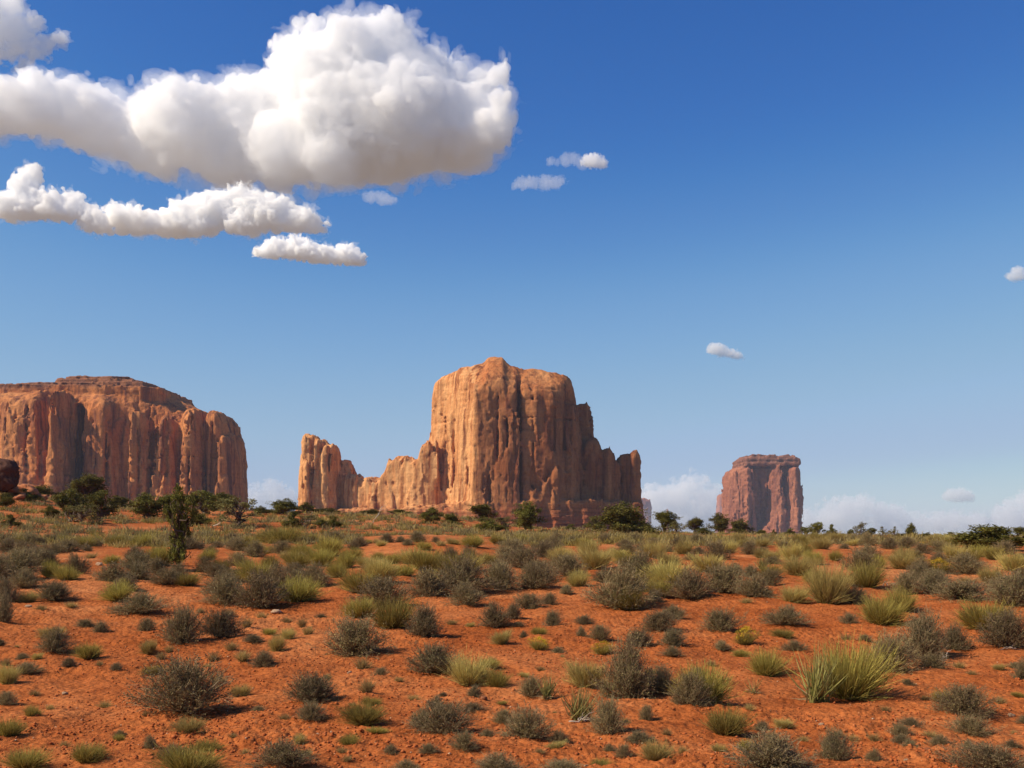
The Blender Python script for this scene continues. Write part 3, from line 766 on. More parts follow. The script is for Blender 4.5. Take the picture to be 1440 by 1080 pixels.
MP = {
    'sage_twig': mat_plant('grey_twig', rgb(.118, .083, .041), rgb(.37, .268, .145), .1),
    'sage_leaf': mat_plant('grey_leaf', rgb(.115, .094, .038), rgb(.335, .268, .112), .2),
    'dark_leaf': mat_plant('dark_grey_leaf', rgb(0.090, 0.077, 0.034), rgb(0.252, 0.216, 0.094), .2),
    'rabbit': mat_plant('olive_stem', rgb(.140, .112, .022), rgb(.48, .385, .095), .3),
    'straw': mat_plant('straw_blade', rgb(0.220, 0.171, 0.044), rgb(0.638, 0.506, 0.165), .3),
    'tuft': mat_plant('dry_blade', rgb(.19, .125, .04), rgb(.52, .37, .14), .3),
    'yucca': mat_plant('yucca_blade', rgb(.145, .138, .034), rgb(.43, .375, .135), .2, .1),
    'dead': mat_plant('dead_blade', rgb(.19, .12, .055), rgb(.46, .33, .17), .15),
    'flower': mat_plant('yellow_bloom', rgb(.42, .27, .02), rgb(.68, .47, .04), .2),
    'juniper': mat_plant('juniper_spray', rgb(.058, .055, .011), rgb(.255, .230, .044), .2, .2),
    'pale_juniper': mat_plant('pale_juniper_spray', rgb(.09, .08, .024), rgb(.29, .25, .085), .2, .2),
    'bark': mat_plant('juniper_bark', rgb(.07, .045, .03), rgb(.20, .14, .10), 0),
    'bleached': mat_plant('bleached_wood', rgb(.34, .26, .19), rgb(.62, .52, .42), 0),
}

def ribbons(base, dirs, length, width, bend, segs, tone, tip=0.12, r=None):
    """flat tapering blades; bend pulls the tip along a vector"""
    n = len(base)
    r = r or rng
    dirs = dirs / np.linalg.norm(dirs, axis=1, keepdims=True)
    side = np.cross(dirs, r.normal(size=(n, 3)))
    side /= np.linalg.norm(side, axis=1, keepdims=True) + 1e-9
    V = np.empty((n, segs + 1, 2, 3)); T = np.empty((n, segs + 1, 2))
    for k in range(segs + 1):
        t = k / segs
        c = base + dirs * (length * t)[:, None] + bend * (t * t)
        w = (width * (1 - (1 - tip) * t ** 1.5))[:, None] * .5
        V[:, k, 0] = c - side * w; V[:, k, 1] = c + side * w
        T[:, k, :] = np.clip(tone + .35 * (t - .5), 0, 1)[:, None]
    i = (np.arange(n) * (segs + 1) * 2)[:, None] + (np.arange(segs) * 2)[None, :]
    Q = np.stack([i, i + 1, i + 3, i + 2], -1).reshape(-1, 4)
    return V.reshape(-1, 3), Q, T.reshape(-1)

def leaves(c, size, tone, r, flat=0.45):
    n = len(c)
    a = r.normal(size=(n, 3)); a /= np.linalg.norm(a, axis=1, keepdims=True)
    b = np.cross(a, r.normal(size=(n, 3))); b /= np.linalg.norm(b, axis=1, keepdims=True) + 1e-9
    a = a * (size * .5)[:, None]; b = b * (size * .5 * flat)[:, None]
    V = np.stack([c - a, c - b, c + a, c + b], 1).reshape(-1, 3)
    i = (np.arange(n) * 4)[:, None]
    return V, np.concatenate([i, i + 1, i + 2, i + 3], 1), np.repeat(tone, 4)

def join(parts):
    Vs, Qs, Ts, o = [], [], [], 0
    for V, Q, T in parts:
        Vs.append(V); Qs.append(Q + o); Ts.append(T); o += len(V)
    return np.concatenate(Vs), np.concatenate(Qs), np.concatenate(Ts)

def dome_dirs(n, lo, hi, r):
    az = r.uniform(0, 2 * pi, n); e = np.radians(r.uniform(lo, hi, n))
    return np.stack([np.cos(az) * np.cos(e), np.sin(az) * np.cos(e), np.sin(e)], 1)

def lump(d, seed, amt):
    return 1 + amt * vnoise(d[:, 0] * 1.7 + 5, d[:, 1] * 1.7 + 5, d[:, 2] * 1.7, seed) + .5 * amt * vnoise(d[:, 0] * 4 + 5, d[:, 1] * 4 + 5, d[:, 2] * 4, seed + 1)

def plant_mesh(name, part, mat): return mesh_from(name, part[0], part[1], mat=mat, attr=part[2])

# every builder makes a plant about 1 m wide and 0.7 m tall, rooted at the origin
def sage_meshes(seed, leaf='sage_leaf', dense=1.0, hi=88):
    r = np.random.default_rng(seed)
    n = int(340 * dense)
    d = dome_dirs(n, 2, hi, r)
    reach = .50 * lump(d, seed, .27) * r.uniform(.74, 1.03, n)
    scale = np.array([1, 1, 1.25])
    root = r.normal(size=(n, 3)) * [.05, .05, .01]
    tips = root + d * reach[:, None] * scale
    dv = tips - root; ln = np.linalg.norm(dv, axis=1)
    bend = r.normal(size=(n, 3)) * .04 + [0, 0, .05]
    main = ribbons(root, dv, ln, r.uniform(.005, .011, n), bend, 3, r.uniform(.0, .6, n), .3, r)
    k = 12
    idx = np.repeat(np.arange(n), k); t = r.uniform(.40, 1.0, n * k)
    un = dv / ln[:, None]
    p = root[idx] + dv[idx] * t[:, None] + bend[idx] * (t * t)[:, None]
    sd = un[idx] + r.normal(size=(n * k, 3)) * .55 + [0, 0, .25]
    sl = r.uniform(.05, .14, n * k)
    sdn = sd / np.linalg.norm(sd, axis=1, keepdims=True)
    tw = ribbons(p, sd, sl, r.uniform(.003, .007, n * k), r.normal(size=(n * k, 3)) * .012, 2, r.uniform(.1, 1, n * k), .4, r)
    m = int(n * k * 2.3)
    j = r.integers(0, n * k, m)
    lc = p[j] + sdn[j] * (sl[j] * r.uniform(.25, 1.1, m))[:, None] + r.normal(size=(m, 3)) * .008
    clump_tone = np.clip(.5 + .45 * vnoise(lc[:, 0] * 6, lc[:, 1] * 6, lc[:, 2] * 6, seed + 4) + r.normal(size=m) * .2, 0, 1)
    lf = leaves(lc, r.uniform(.014, .034, m), clump_tone, r, .4)
    return [('twigs', plant_mesh('twigs', join([main, tw]), MP['sage_twig'])), ('foliage', plant_mesh('foliage', lf, MP[leaf]))]

def broom_meshes(seed, mat='rabbit', lo=42, hi=88, n=1100, wid=.011, name='stems', droop=.06, woody=True):
    r = np.random.default_rng(seed)
    d = dome_dirs(n, lo, hi, r)
    az = np.arctan2(d[:, 1], d[:, 0])
    low = r.random(n) < .25
    d[low] = dome_dirs(int(low.sum()), 15, lo + 5, r)
    reach = .62 * lump(d, seed, .30) * r.uniform(.55, 1.05, n)
    root = np.stack([np.cos(az), np.sin(az), 0 * az], 1) * (r.random(n) ** .5 * .17)[:, None]
    out = np.stack([d[:, 0], d[:, 1], -np.abs(d[:, 2]) * .3], 1)
    part = ribbons(root, d, reach, r.uniform(.6, 1.3, n) * wid, out * droop + r.normal(size=(n, 3)) * .025, 3, np.clip(r.normal(.42, .2, n), 0, 1), .15, r)
    # finer side shoots toward the top
    k = n
    i = r.integers(0, n, k); t = r.uniform(.45, .95, k)
    p = root[i] + d[i] * (reach[i] * t)[:, None]
    sh = ribbons(p, d[i] + r.normal(size=(k, 3)) * .3 + [0, 0, .3], r.uniform(.06, .16, k), np.full(k, wid * .6), r.normal(size=(k, 3)) * .01, 2, np.clip(r.normal(.62, .2, k), 0, 1), .2, r)
    out_ = [(name, plant_mesh(name, join([part, sh]), MP[mat]))]
    if woody:
        q = 90
        dd = dome_dirs(q, 8, 70, r)
        wd = ribbons(r.normal(size=(q, 3)) * [.06, .06, .0], dd, r.uniform(.15, .42, q), np.full(q, .010), r.normal(size=(q, 3)) * .04, 2, r.random(q), .3, r)
        out_.append(('twigs', plant_mesh('twigs', wd, MP['sage_twig'])))
    return out_

def bloom_meshes(seed):
    r = np.random.default_rng(seed + 50)
    out = broom_meshes(seed, 'rabbit', 35, 85, 700)
    d = dome_dirs(50, 35, 88, r)
    c = d * (.60 * lump(d, seed, .3))[:, None]
    j = r.integers(0, 50, 900)
    pts = c[j] + r.normal(size=(900, 3)) * [.045, .045, .028]
    out.append(('flowers', plant_mesh('flowers', leaves(pts, r.uniform(.018, .04, 900), r.random(900), r, .8), MP['flower'])))
    return out

def tuft_meshes(seed):
    r = np.random.default_rng(seed)
    n = 420
    d = dome_dirs(n, 30, 86, r)
    root = r.normal(size=(n, 3)) * [.09, .09, .0]
    part = ribbons(root, d, .62 * r.uniform(.45, 1.05, n) * lump(d, seed, .25), r.uniform(.010, .022, n), np.stack([d[:, 0], d[:, 1], -.4 + 0 * az_(n)], 1) * .12, 3, np.clip(r.normal(.5, .25, n), 0, 1), .1, r)
    return [('blades', plant_mesh('blades', part, MP['tuft']))]

def az_(n): return np.zeros(n)

def yucca_meshes(seed, n=120, dead=26, wid=.024):
    r = np.random.default_rng(seed)
    d = dome_dirs(n, 34, 88, r)
    part = ribbons(r.normal(size=(n, 3)) * [.09, .09, .02] + [0, 0, .03], d, r.uniform(.48, .78, n), r.uniform(.7, 1.25, n) * wid, r.normal(size=(n, 3)) * .02, 3, np.clip(r.normal(.4, .22, n), 0, 1), .05, r)
    dd = dome_dirs(dead, -4, 22, r)
    sk = ribbons(r.normal(size=(dead, 3)) * [.05, .05, .0] + [0, 0, .06], dd, r.uniform(.3, .6, dead), np.full(dead, wid * .8), r.normal(size=(dead, 3)) * .05 + [0, 0, -.04], 3, r.random(dead), .1, r)
    return [('leaves', plant_mesh('leaves', part, MP['yucca'])), ('dead_leaves', plant_mesh('dead_leaves', sk, MP['dead']))]

def stalk_meshes(seed):                          # a dying yucca: sparse, half of it bleached
    return yucca_meshes(seed, 26, 36, .022)

def tube(pts, rad, sides, tone, r):
    pts = np.asarray(pts, float); rad = np.asarray(rad, float)
    n = len(pts); V = np.empty((n, sides, 3))
    up = np.array([.3, .2, 1.0])
    for i in range(n):
        t = pts[min(i + 1, n - 1)] - pts[max(i - 1, 0)]
        t = t / (np.linalg.norm(t) + 1e-9)
        a = np.cross(t, up if abs(t @ up) < .98 * np.linalg.norm(up) else [1, 0, 0]); a /= np.linalg.norm(a) + 1e-9
        b = np.cross(t, a)
        an = np.arange(sides) * 2 * pi / sides
        V[i] = pts[i] + (np.cos(an)[:, None] * a + np.sin(an)[:, None] * b) * rad[i]
    i = np.arange(n - 1)[:, None] * sides; j = np.arange(sides)[None, :]
    Q = np.stack([i + j, i + (j + 1) % sides, i + sides + (j + 1) % sides, i + sides + j], -1).reshape(-1, 4)
    return V.reshape(-1, 3), Q, np.clip(tone + r.normal(size=n * sides) * .15, 0, 1)

def limb(a, b, r0, r1, r, wig=.12, k=6, sides=6):
    a, b = np.asarray(a, float), np.asarray(b, float)
    t = np.linspace(0, 1, k)[:, None]
    p = a + (b - a) * t + r.normal(size=(k, 3)) * wig * np.linalg.norm(b - a) * np.sin(t * pi) * .5
    return tube(p, np.linspace(r0, r1, k), sides, .45, r)

# trees: about 1 m wide in the crown and 1 m tall in all, rooted at the origin
def tree_meshes(seed, form):
    r = np.random.default_rng(seed)
    blobs = []
    if form == 'round':
        for _ in range(34):
            d = dome_dirs(1, -60, 88, r)[0]; q = r.uniform(.14, .38)
            blobs.append((np.array([d[0] * q, d[1] * q, .47 + d[2] * q * 1.15]), r.uniform(.10, .19)))
    elif form == 'low':
        for _ in range(36):
            d = dome_dirs(1, -10, 85, r)[0]; q = r.uniform(.12, .42)
            blobs.append((np.array([d[0] * q, d[1] * q, .15 + d[2] * q * 1.7 * (.45 + .55 * r.random())]), r.uniform(.10, .18)))
    elif form == 'cone':
        for _ in range(26):
            h = r.random() ** 1.3; a = r.uniform(0, 2 * pi); q = (1 - h) * r.uniform(.1, .40)
            blobs.append((np.array([cos(a) * q, sin(a) * q, .12 + .82 * h]), .07 + .10 * (1 - h)))
    elif form == 'open':                          # several stems, see-through crown
        for _ in range(20):
            d = dome_dirs(1, -25, 85, r)[0]; q = r.uniform(.18, .44)
            blobs.append((np.array([d[0] * q, d[1] * q, .40 + d[2] * q * 1.2]), r.uniform(.08, .14)))
    elif form == 'tall':                          # the lone juniper: broad top, hollow waist, small skirt, bare foot
        for zc, w, n in ((.95, .12, 4), (.87, .26, 9), (.78, .40, 14), (.69, .42, 15), (.60, .30, 9), (.50, .20, 6), (.41, .26, 8), (.31, .32, 9), (.23, .30, 8), (.15, .22, 5)):
            for _ in range(n):
                a = r.uniform(0, 2 * pi); q = w * r.random() ** .6
                blobs.append((np.array([cos(a) * q + .05 * sin(zc * 9), sin(a) * q, zc + r.normal() * .025]), r.uniform(.055, .10)))
    wood = []
    base_r = .035 if form != 'tall' else .040
    if form in ('cone', 'tall'):
        wood.append(limb((0, 0, -.04), (.02, 0, .9), base_r, .008, r, .06, 9, 8))
    else:
        for _ in range(3 if form == 'open' else 2):
            wood.append(limb((r.normal() * .02, r.normal() * .02, -.04), (r.normal() * .12, r.normal() * .12, .45), base_r, .016, r, .25, 7, 7))
    for c, rad in blobs:
        z0 = c[2] * r.uniform(.35, .8)
        wood.append(limb((0.01, 0, z0 * .9), c, .014, .005, r, .25, 5, 5))
    per = 330 if form != 'tall' else 420
    LV = []
    for c, rad in blobs:
        m = int(per * (.6 if form == 'open' else 1) * (rad / .13) ** 1.4)
        d = r.normal(size=(m, 3)); d /= np.linalg.norm(d, axis=1, keepdims=True)
        q = rad * r.random(m) ** .45 * lump(d, seed + len(LV), .45)
        p = c + d * q[:, None] * [1, 1, .85]
        gap = vnoise(p[:, 0] * 9, p[:, 1] * 9, p[:, 2] * 9, seed + 3) > (-.2 if form == 'tall' else -.25)
        p = p[gap]
        tone = np.clip(.38 + .35 * vnoise(p[:, 0] * 7, p[:, 1] * 7, p[:, 2] * 7, seed + 8) + r.normal(size=len(p)) * .18, 0, 1)
        LV.append(leaves(p, r.uniform(.022, .052, len(p)) * (.8 if form == 'tall' else 1), tone, r, .55))
    return [('trunk', plant_mesh('trunk', join(wood), MP['bark'])),
            ('crown', plant_mesh('crown', join(LV), MP['pale_juniper' if form == 'open' else 'juniper']))]

PROTO = {
    's': [sage_meshes(100 + i) for i in range(6)],
    'd': [sage_meshes(120 + i, 'dark_leaf', 1.1) for i in range(4)],
    'g': [broom_meshes(140 + i) for i in range(5)],
    'y': [broom_meshes(160 + i, 'straw', 50, 88, 1200, .009) for i in range(4)],
    't': [tuft_meshes(180 + i) for i in range(4)],
    'f': [bloom_meshes(200 + i) for i in range(2)],
    'u': [yucca_meshes(220 + i) for i in range(3)],
    'x': [stalk_meshes(230)],
    'R': [tree_meshes(300 + i, 'round') for i in range(3)],
    'B': [tree_meshes(310 + i, 'low') for i in range(3)],
    'C': [tree_meshes(320, 'cone')],
    'O': [tree_meshes(330 + i, 'open') for i in range(3)],
    'T': [tree_meshes(340, 'tall')],
}
KIND = {  # name, category, words, group
    's': ('sagebrush', 'shrub', 'grey-brown twiggy sagebrush', 'grey sagebrush on the red soil'),
    'd': ('dark_shrub', 'shrub', 'dark grey-green shrub', 'dark shrubs on the red soil'),
    'g': ('green_shrub', 'shrub', 'olive green broom-like shrub', 'olive green shrubs on the red soil'),
    'y': ('grass_clump', 'grass clump', 'straw yellow grass clump', 'yellow grass clumps on the red soil'),
    't': ('grass_tuft', 'grass tuft', 'dry grass tuft', 'dry grass tufts on the red soil'),
    'f': ('flowering_shrub', 'shrub', 'yellow-flowered shrub', 'yellow-flowered shrubs'),
    'u': ('yucca', 'yucca', 'spiky yucca', 'yuccas'),
    'x': ('yucca', 'yucca', 'dying half-bleached yucca', 'yuccas'),
    'R': ('juniper_tree', 'tree', 'dark round juniper', 'junipers along the skyline'),
    'B': ('juniper_tree', 'tree', 'low spreading dark juniper', 'junipers along the skyline'),
    'C': ('juniper_tree', 'tree', 'small pointed juniper', 'junipers along the skyline'),
    'O': ('juniper_tree', 'tree', 'pale open-crowned juniper', 'junipers along the skyline'),
    'T': ('juniper_tree', 'tree', 'tall slender juniper', None),
}
SIZE0 = {}
for k, vs in PROTO.items():
    SIZE0[k] = []
    for v in vs:
        w = h = 0
        for _, me in v:
            co = np.empty(len(me.vertices) * 3, np.float32); me.vertices.foreach_get('co', co); co = co.reshape(-1, 3)
            w = max(w, 2 * np.percentile(np.abs(co[:, 0]), 97)); h = max(h, np.percentile(co[:, 2], 99))
        SIZE0[k].append((w, h))

PLANTS = []                  # (kind, px, py, w, h, label)
def plant(kind, px, py, w, h, label=None):
    P = at(px, py)
    s = P[1] / FPX
    vi = random.randrange(len(PROTO[kind])); w0, h0 = SIZE0[kind][vi]
    root = bpy.data.objects.new(KIND[kind][0], None)
    root.empty_display_size = .2
    COL.objects.link(root)
    root.location = P - np.array([0, 0, .015])
    lean = .06 if kind in 'RBCOT' else .16
    root.rotation_euler = (random.uniform(-lean, lean), random.uniform(-lean, lean), random.uniform(0, 2 * pi))
    sx = random.uniform(.88, 1.14) if kind not in 'T' else 1
    root.scale = (w * s / w0 * sx, w * s / w0 / sx, h * s / h0 * .97)
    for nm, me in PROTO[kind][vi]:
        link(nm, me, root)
    tag(root, None, KIND[kind][1], KIND[kind][3])
    PLANTS.append((kind, px, py, w, h, label, root))
    return root
# ------------------------------------------------------------------ the plants one sees, where they stand
FRONT = [
('s',263,1003,107,78,'large round grey sagebrush alone on the bare soil, below the tall juniper'),('s',75,915,45,35),('s',255,904,58,55),('s',310,896,55,40),('s',142,886,24,16),('y',210,918,24,22),
('t',227,926,16,13),('t',238,918,13,13),('s',207,888,25,20),('t',300,928,20,16),('t',342,933,24,18),('t',325,919,22,16),('y',390,912,24,26),('y',405,900,20,17),
('t',433,895,17,15),('t',403,875,15,10),('t',425,880,17,16),('t',368,867,18,11),('t',348,882,17,17),('d',440,985,66,42,'dark shrub with stiff twigs, alone on bare soil below the tower ridge'),
('s',500,918,78,58),('g',420,846,66,38),('s',320,848,56,40),('g',167,845,45,30),('d',78,842,45,28),('s',197,862,75,30),('d',193,798,42,24),('s',222,808,28,24),('s',235,823,50,24),
('d',65,795,36,24),('s',33,825,40,28),('d',10,845,30,35),('d',5,875,25,45),('y',38,845,28,17),('g',70,810,30,25),('s',108,808,34,30),('g',93,815,34,24),('g',360,822,55,36),('s',387,825,40,36),
('s',443,823,45,34),('s',307,812,45,18),('s',333,775,36,20),('s',423,790,22,15),('g',463,783,40,30),('g',397,763,62,24),('g',200,768,38,20),('d',10,777,28,20),('t',58,858,18,9),('t',100,856,20,9),
('d',97,942,20,14),('d',163,947,16,12),('s',37,948,42,17),('y',10,965,30,30),('s',8,988,28,20),('t',48,978,18,11),('g',45,1013,25,18),('g',12,1037,42,28),('g',35,1077,52,30),('g',122,1070,48,30),
('g',168,1043,17,14),('s',212,1058,20,20),('g',265,1085,90,42),('y',265,1037,44,24),('s',400,1082,88,38),('t',400,1015,18,12),('s',437,1015,40,26),('y',422,1047,20,18),
('g',508,833,60,36),('s',605,838,65,42),('g',643,816,60,42),('y',580,793,48,24),('g',565,810,42,20),('s',658,850,52,32),('s',703,830,50,42),('s',755,828,55,36),('s',697,880,46,36),('d',722,870,20,22),
('s',742,856,38,22),('s',772,852,22,18),('d',777,880,22,24),('d',797,835,18,14),('d',818,893,14,14),('d',737,895,12,10),('f',758,912,28,20),('s',928,888,48,28),('g',507,868,50,30),('g',552,883,58,46),
('d',595,895,52,46),('d',610,946,70,42),('y',660,965,60,46),('g',698,968,36,26),('d',667,980,20,17),('t',510,940,28,20),('t',517,975,24,24),('g',512,1017,62,34),('d',623,979,13,7),('s',625,1028,80,44),
('d',595,1020,38,28),('g',530,1035,30,10),('s',653,1057,36,26),('s',573,1078,36,18),('s',700,1082,60,28),('s',740,1037,66,44),('s',785,1040,32,20),
('u',813,1017,52,60,'spiky green yucca standing over dead leaves, front one of a pair'),('u',770,985,42,44,'smaller spiky yucca, back one of a pair, beside a grey sagebrush'),('s',745,978,38,30),('y',825,965,50,40),('s',857,1033,44,52),
('s',880,980,76,88,'tall grey sagebrush just beyond the yucca pair'),('s',930,976,50,40),('f',848,917,30,20),('x',855,980,30,38),('s',907,1010,20,24),('d',957,993,20,20),('s',877,1064,22,20),('s',790,1078,50,16),
('s',868,853,80,60),('g',887,855,46,34),('s',922,848,25,20),('y',940,825,60,40),('s',722,777,44,22),('g',665,769,36,18),
('y',1163,848,58,62),('g',1217,827,60,40),('s',1017,832,58,42),('d',1057,812,20,18),('u',1072,800,24,24,'small pale yucca on the upper slope below the rose butte'),('y',1270,800,46,28),('d',1316,820,34,22),('f',1318,805,42,22),('s',1360,806,55,30),
('s',1353,843,78,28),('s',1410,833,50,24),('y',1427,803,40,28),('g',1240,877,60,44),('g',1268,860,46,36),('d',1297,925,60,68),('d',1343,913,36,36),('g',1385,885,75,45),('s',1415,912,72,55),('s',1310,942,44,22),
('s',1437,955,25,32),('u',1148,985,84,94,'very large spiky yucca, biggest plant on the near slope, with stiff blades'),('g',1192,978,104,84,'large olive green shrub growing against the biggest yucca'),('s',1252,945,60,55),('g',1078,948,52,42),('s',1015,886,46,32),('s',1105,880,62,28),
('f',1048,905,36,26),('s',1015,913,26,14),('g',990,990,84,58),('s',970,995,50,50),('x',1060,975,30,28),('g',1020,1033,58,40),('t',1080,838,18,12),('t',1050,850,18,10),('s',1280,1026,32,14),('s',1352,1003,76,44),
('s',1365,1030,52,28),('s',1322,1052,28,16),('d',1175,1067,48,44),('s',1085,1085,120,50),('s',1395,1088,110,42),('s',1228,1075,22,18),
('s',120,880,22,12),('t',690,930,14,10),('t',70,1000,14,10),('t',140,940,12,10),('t',880,1020,14,10),('t',1000,935,16,10),('t',1190,900,16,11),('t',1245,1000,16,11),('t',1130,1040,16,10),('t',345,1060,16,11),('t',480,1060,18,12),
('t',460,955,14,9),('t',560,960,14,9),('t',760,945,14,9),('t',90,1048,16,12),('t',205,1010,14,9),('t',1085,1035,16,10),('t',960,1060,18,12),('t',1300,980,16,9),('t',1200,1035,18,11),('t',1405,990,18,12),
]
for it in FRONT: plant(*it)
# shrubs of the upper slope and the scrub belt, filling in between those above
_r = random.Random(5)
def clear(px, py, w, h, k):
    for q in PLANTS:
        if abs(q[1] - px) < (q[3] + w) * .5 * k and abs(q[2] - py) < (q[4] + h) * .30 * k: return False
    return True
n_fill = 0
for _ in range(20000):
    px = _r.uniform(-12, 1452); py = 762 + 92 * _r.random() ** 1.9
    bare = 0
    if 500 < px < 700 and 766 < py < 784 and py - 766 > (px - 700) * -.02 + 0: bare = .9
    if 250 < px < 330 and 780 < py < 800: bare = .8
    if 20 < px < 250 and 770 < py < 800 and px > 80: bare = .55
    if 200 < px < 245 and py > 772: bare = .9
    if px < 480 and py > 830: bare = .6
    if py > 835: bare = max(bare, .45)
    if _r.random() < bare: continue
    sc = 18 + (py - 760) * .52
    w = sc * _r.uniform(.6, 1.3); h = w * _r.uniform(.5, .78)
    if not clear(px, py, w, h, .6): continue
    u = _r.random()
    k = 's' if u < .40 else 'g' if u < .62 else 'y' if u < .85 else 'd' if u < .93 else 't'
    if k == 't': w *= .6; h *= .55
    if k == 'y' and px < 500: k = 'g'
    plant(k, px, py, w, h); n_fill += 1
    if n_fill >= 235: break
# small irregular scrub and seedlings of the near ground
n_fill = 0
for _ in range(4000):
    px = _r.uniform(-5, 1445); py = 862 + 215 * _r.random()
    if px < 480 and py > 880 and _r.random() < .55: continue
    u = _r.random()
    k = 's' if u < .28 else 'g' if u < .50 else 'y' if u < .68 else 'd' if u < .76 else 't'
    w = _r.uniform(12, 34) * (1 + (py - 860) / 500); h = w * _r.uniform(.4, .72)
    if k == 't': w *= .55; h *= .6
    if not clear(px, py, w, h, 1.0): continue
    plant(k, px, py, w, h); n_fill += 1
    if n_fill >= 105: break

TREES = [
('T',252,803,42,120,'tall slender juniper standing apart on the near slope, before the mesa'),
('R',122,702,44,42,'rounded juniper rising before the foot of the mesa, left of its dark cleft'),('R',100,734,46,46),('R',142,732,38,42),('O',116,737,42,28),('B',60,698,36,18),('B',35,703,30,16),('R',72,729,18,18),('C',15,742,22,20),('B',6,714,22,20),
('B',167,711,30,16),('R',207,730,46,36),('R',238,729,34,34),('R',288,723,44,33),('B',316,718,36,24),('O',336,742,50,44),('B',281,739,28,16),('B',397,723,46,21),('R',430,717,20,15),('C',412,744,26,27),('O',432,744,26,20),('B',450,742,18,13),('B',470,742,20,17),('B',365,724,22,12),
('B',455,719,46,8),('B',520,720,34,7),('B',560,722,26,7),('R',606,736,27,22),('B',636,737,24,15),('R',676,734,30,25),('B',688,748,40,20),('R',740,747,45,41,'broad dark juniper before the crack in the central rock face'),('O',710,748,28,22),('B',836,739,27,18),('B',880,752,72,44,'wide bushy green juniper below the shaded towers of the orange butte'),('B',803,745,16,8),
('R',935,751,28,32),('O',952,753,30,20),('R',976,751,20,23),('R',1014,750,31,29,'round-headed dark juniper beside the foot of the rose butte'),('B',1042,750,34,21),('C',1088,749,9,8),('B',1111,752,14,9),('R',1132,752,14,11),
('R',1148,755,22,21),('C',1170,753,13,17),('R',1196,753,8,9),('O',1210,756,23,22),('R',1225,755,14,13),('O',1242,758,18,18),('O',1257,757,14,17),('R',1281,758,15,22),('B',1303,757,16,8),('B',1336,757,20,9),('B',1352,757,12,7),('B',1320,758,14,6),
('B',1400,775,76,35,'big spreading juniper standing closest, at the edge under the far cloud bank'),('R',1434,759,18,18),('B',990,752,22,10),('B',1072,752,14,7),('B',906,748,20,12),('B',1186,756,10,6),('B',1270,757,12,7),
]
for it in TREES: plant(*it)

# ------------------------------------------------------------------ labels that single each plant out
COLS = [(-50, 'below dark boulder'), (110, 'below mesa cleft'), (215, 'below tall juniper'), (300, 'below mesa corner'), (412, 'below tower ridge'), (500, 'below low saddle'),
        (605, 'below bright rock face'), (705, 'below cracked rock face'), (812, 'below shaded pinnacles'), (900, 'below far blue butte'), (1010, 'below rose butte'), (1135, 'below skyline trees'),
        (1260, 'below bare skyline'), (1365, 'below big juniper')]
TCOLS = [(-50, 'near the dark boulder'), (90, 'before the mesa cleft'), (190, 'behind the tall slender juniper'), (270, 'before the mesa corner'), (350, 'between mesa and orange butte'), (445, 'before the low saddle'),
         (640, 'before the bright rock face'), (700, 'before the cracked rock face'), (812, 'before the shaded pinnacles'), (920, 'by the rock spire'), (985, 'before the rose butte'), (1137, 'right after the rose butte'), (1200, 'on the open skyline'), (1295, 'on the low skyline'), (1380, 'by the frame edge')]
ORD = ['first', 'second', 'third', 'fourth', 'fifth', 'sixth', 'seventh', 'eighth', 'ninth', 'tenth', 'eleventh', 'twelfth']
CNT = ['', 'one', 'two', 'three', 'four', 'five', 'six', 'seven', 'eight', 'nine', 'ten', 'eleven', 'twelve']
def band(py):
    return 'at front edge' if py > 1040 else 'in foreground' if py > 945 else 'on near slope' if py > 870 else 'on mid slope' if py > 815 else 'on upper slope' if py > 782 else 'in scrub belt'
def label_plants():
    bins = {}
    for p in PLANTS:
        kind, px, py, w, h, lab, root = p
        if lab: root['label'] = lab; continue
        words_ = KIND[kind][2]
        if kind in 'RBCOT':
            where = [c for a, c in TCOLS if px >= a][-1]
            sz = '' if kind == 'C' else ('tiny ' if h < 11 else 'small ' if h < 20 else 'taller ')
            key = sz + words_ + ' ' + where
        else:
            where = band(py) + ' ' + [c for a, c in COLS if px >= a][-1]
            ref = 16 + max(py - 760, 0) * .20
            sz = 'small ' if w < ref * .8 else 'large ' if w > ref * 1.45 else ''
            key = sz + words_.replace(' broom-like', '').replace('grey-brown twiggy ', 'grey ').replace('straw yellow', 'yellow') + ' ' + where
        bins.setdefault(key, []).append(p)
    for key, ps in bins.items():
        if len(ps) == 1: ps[0][6]['label'] = key; continue
        ps.sort(key=lambda p: p[1])
        for i, p in enumerate(ps):
            p[6]['label'] = key + ', ' + ORD[i] + ' of ' + CNT[len(ps)] + ' rightward'
label_plants()

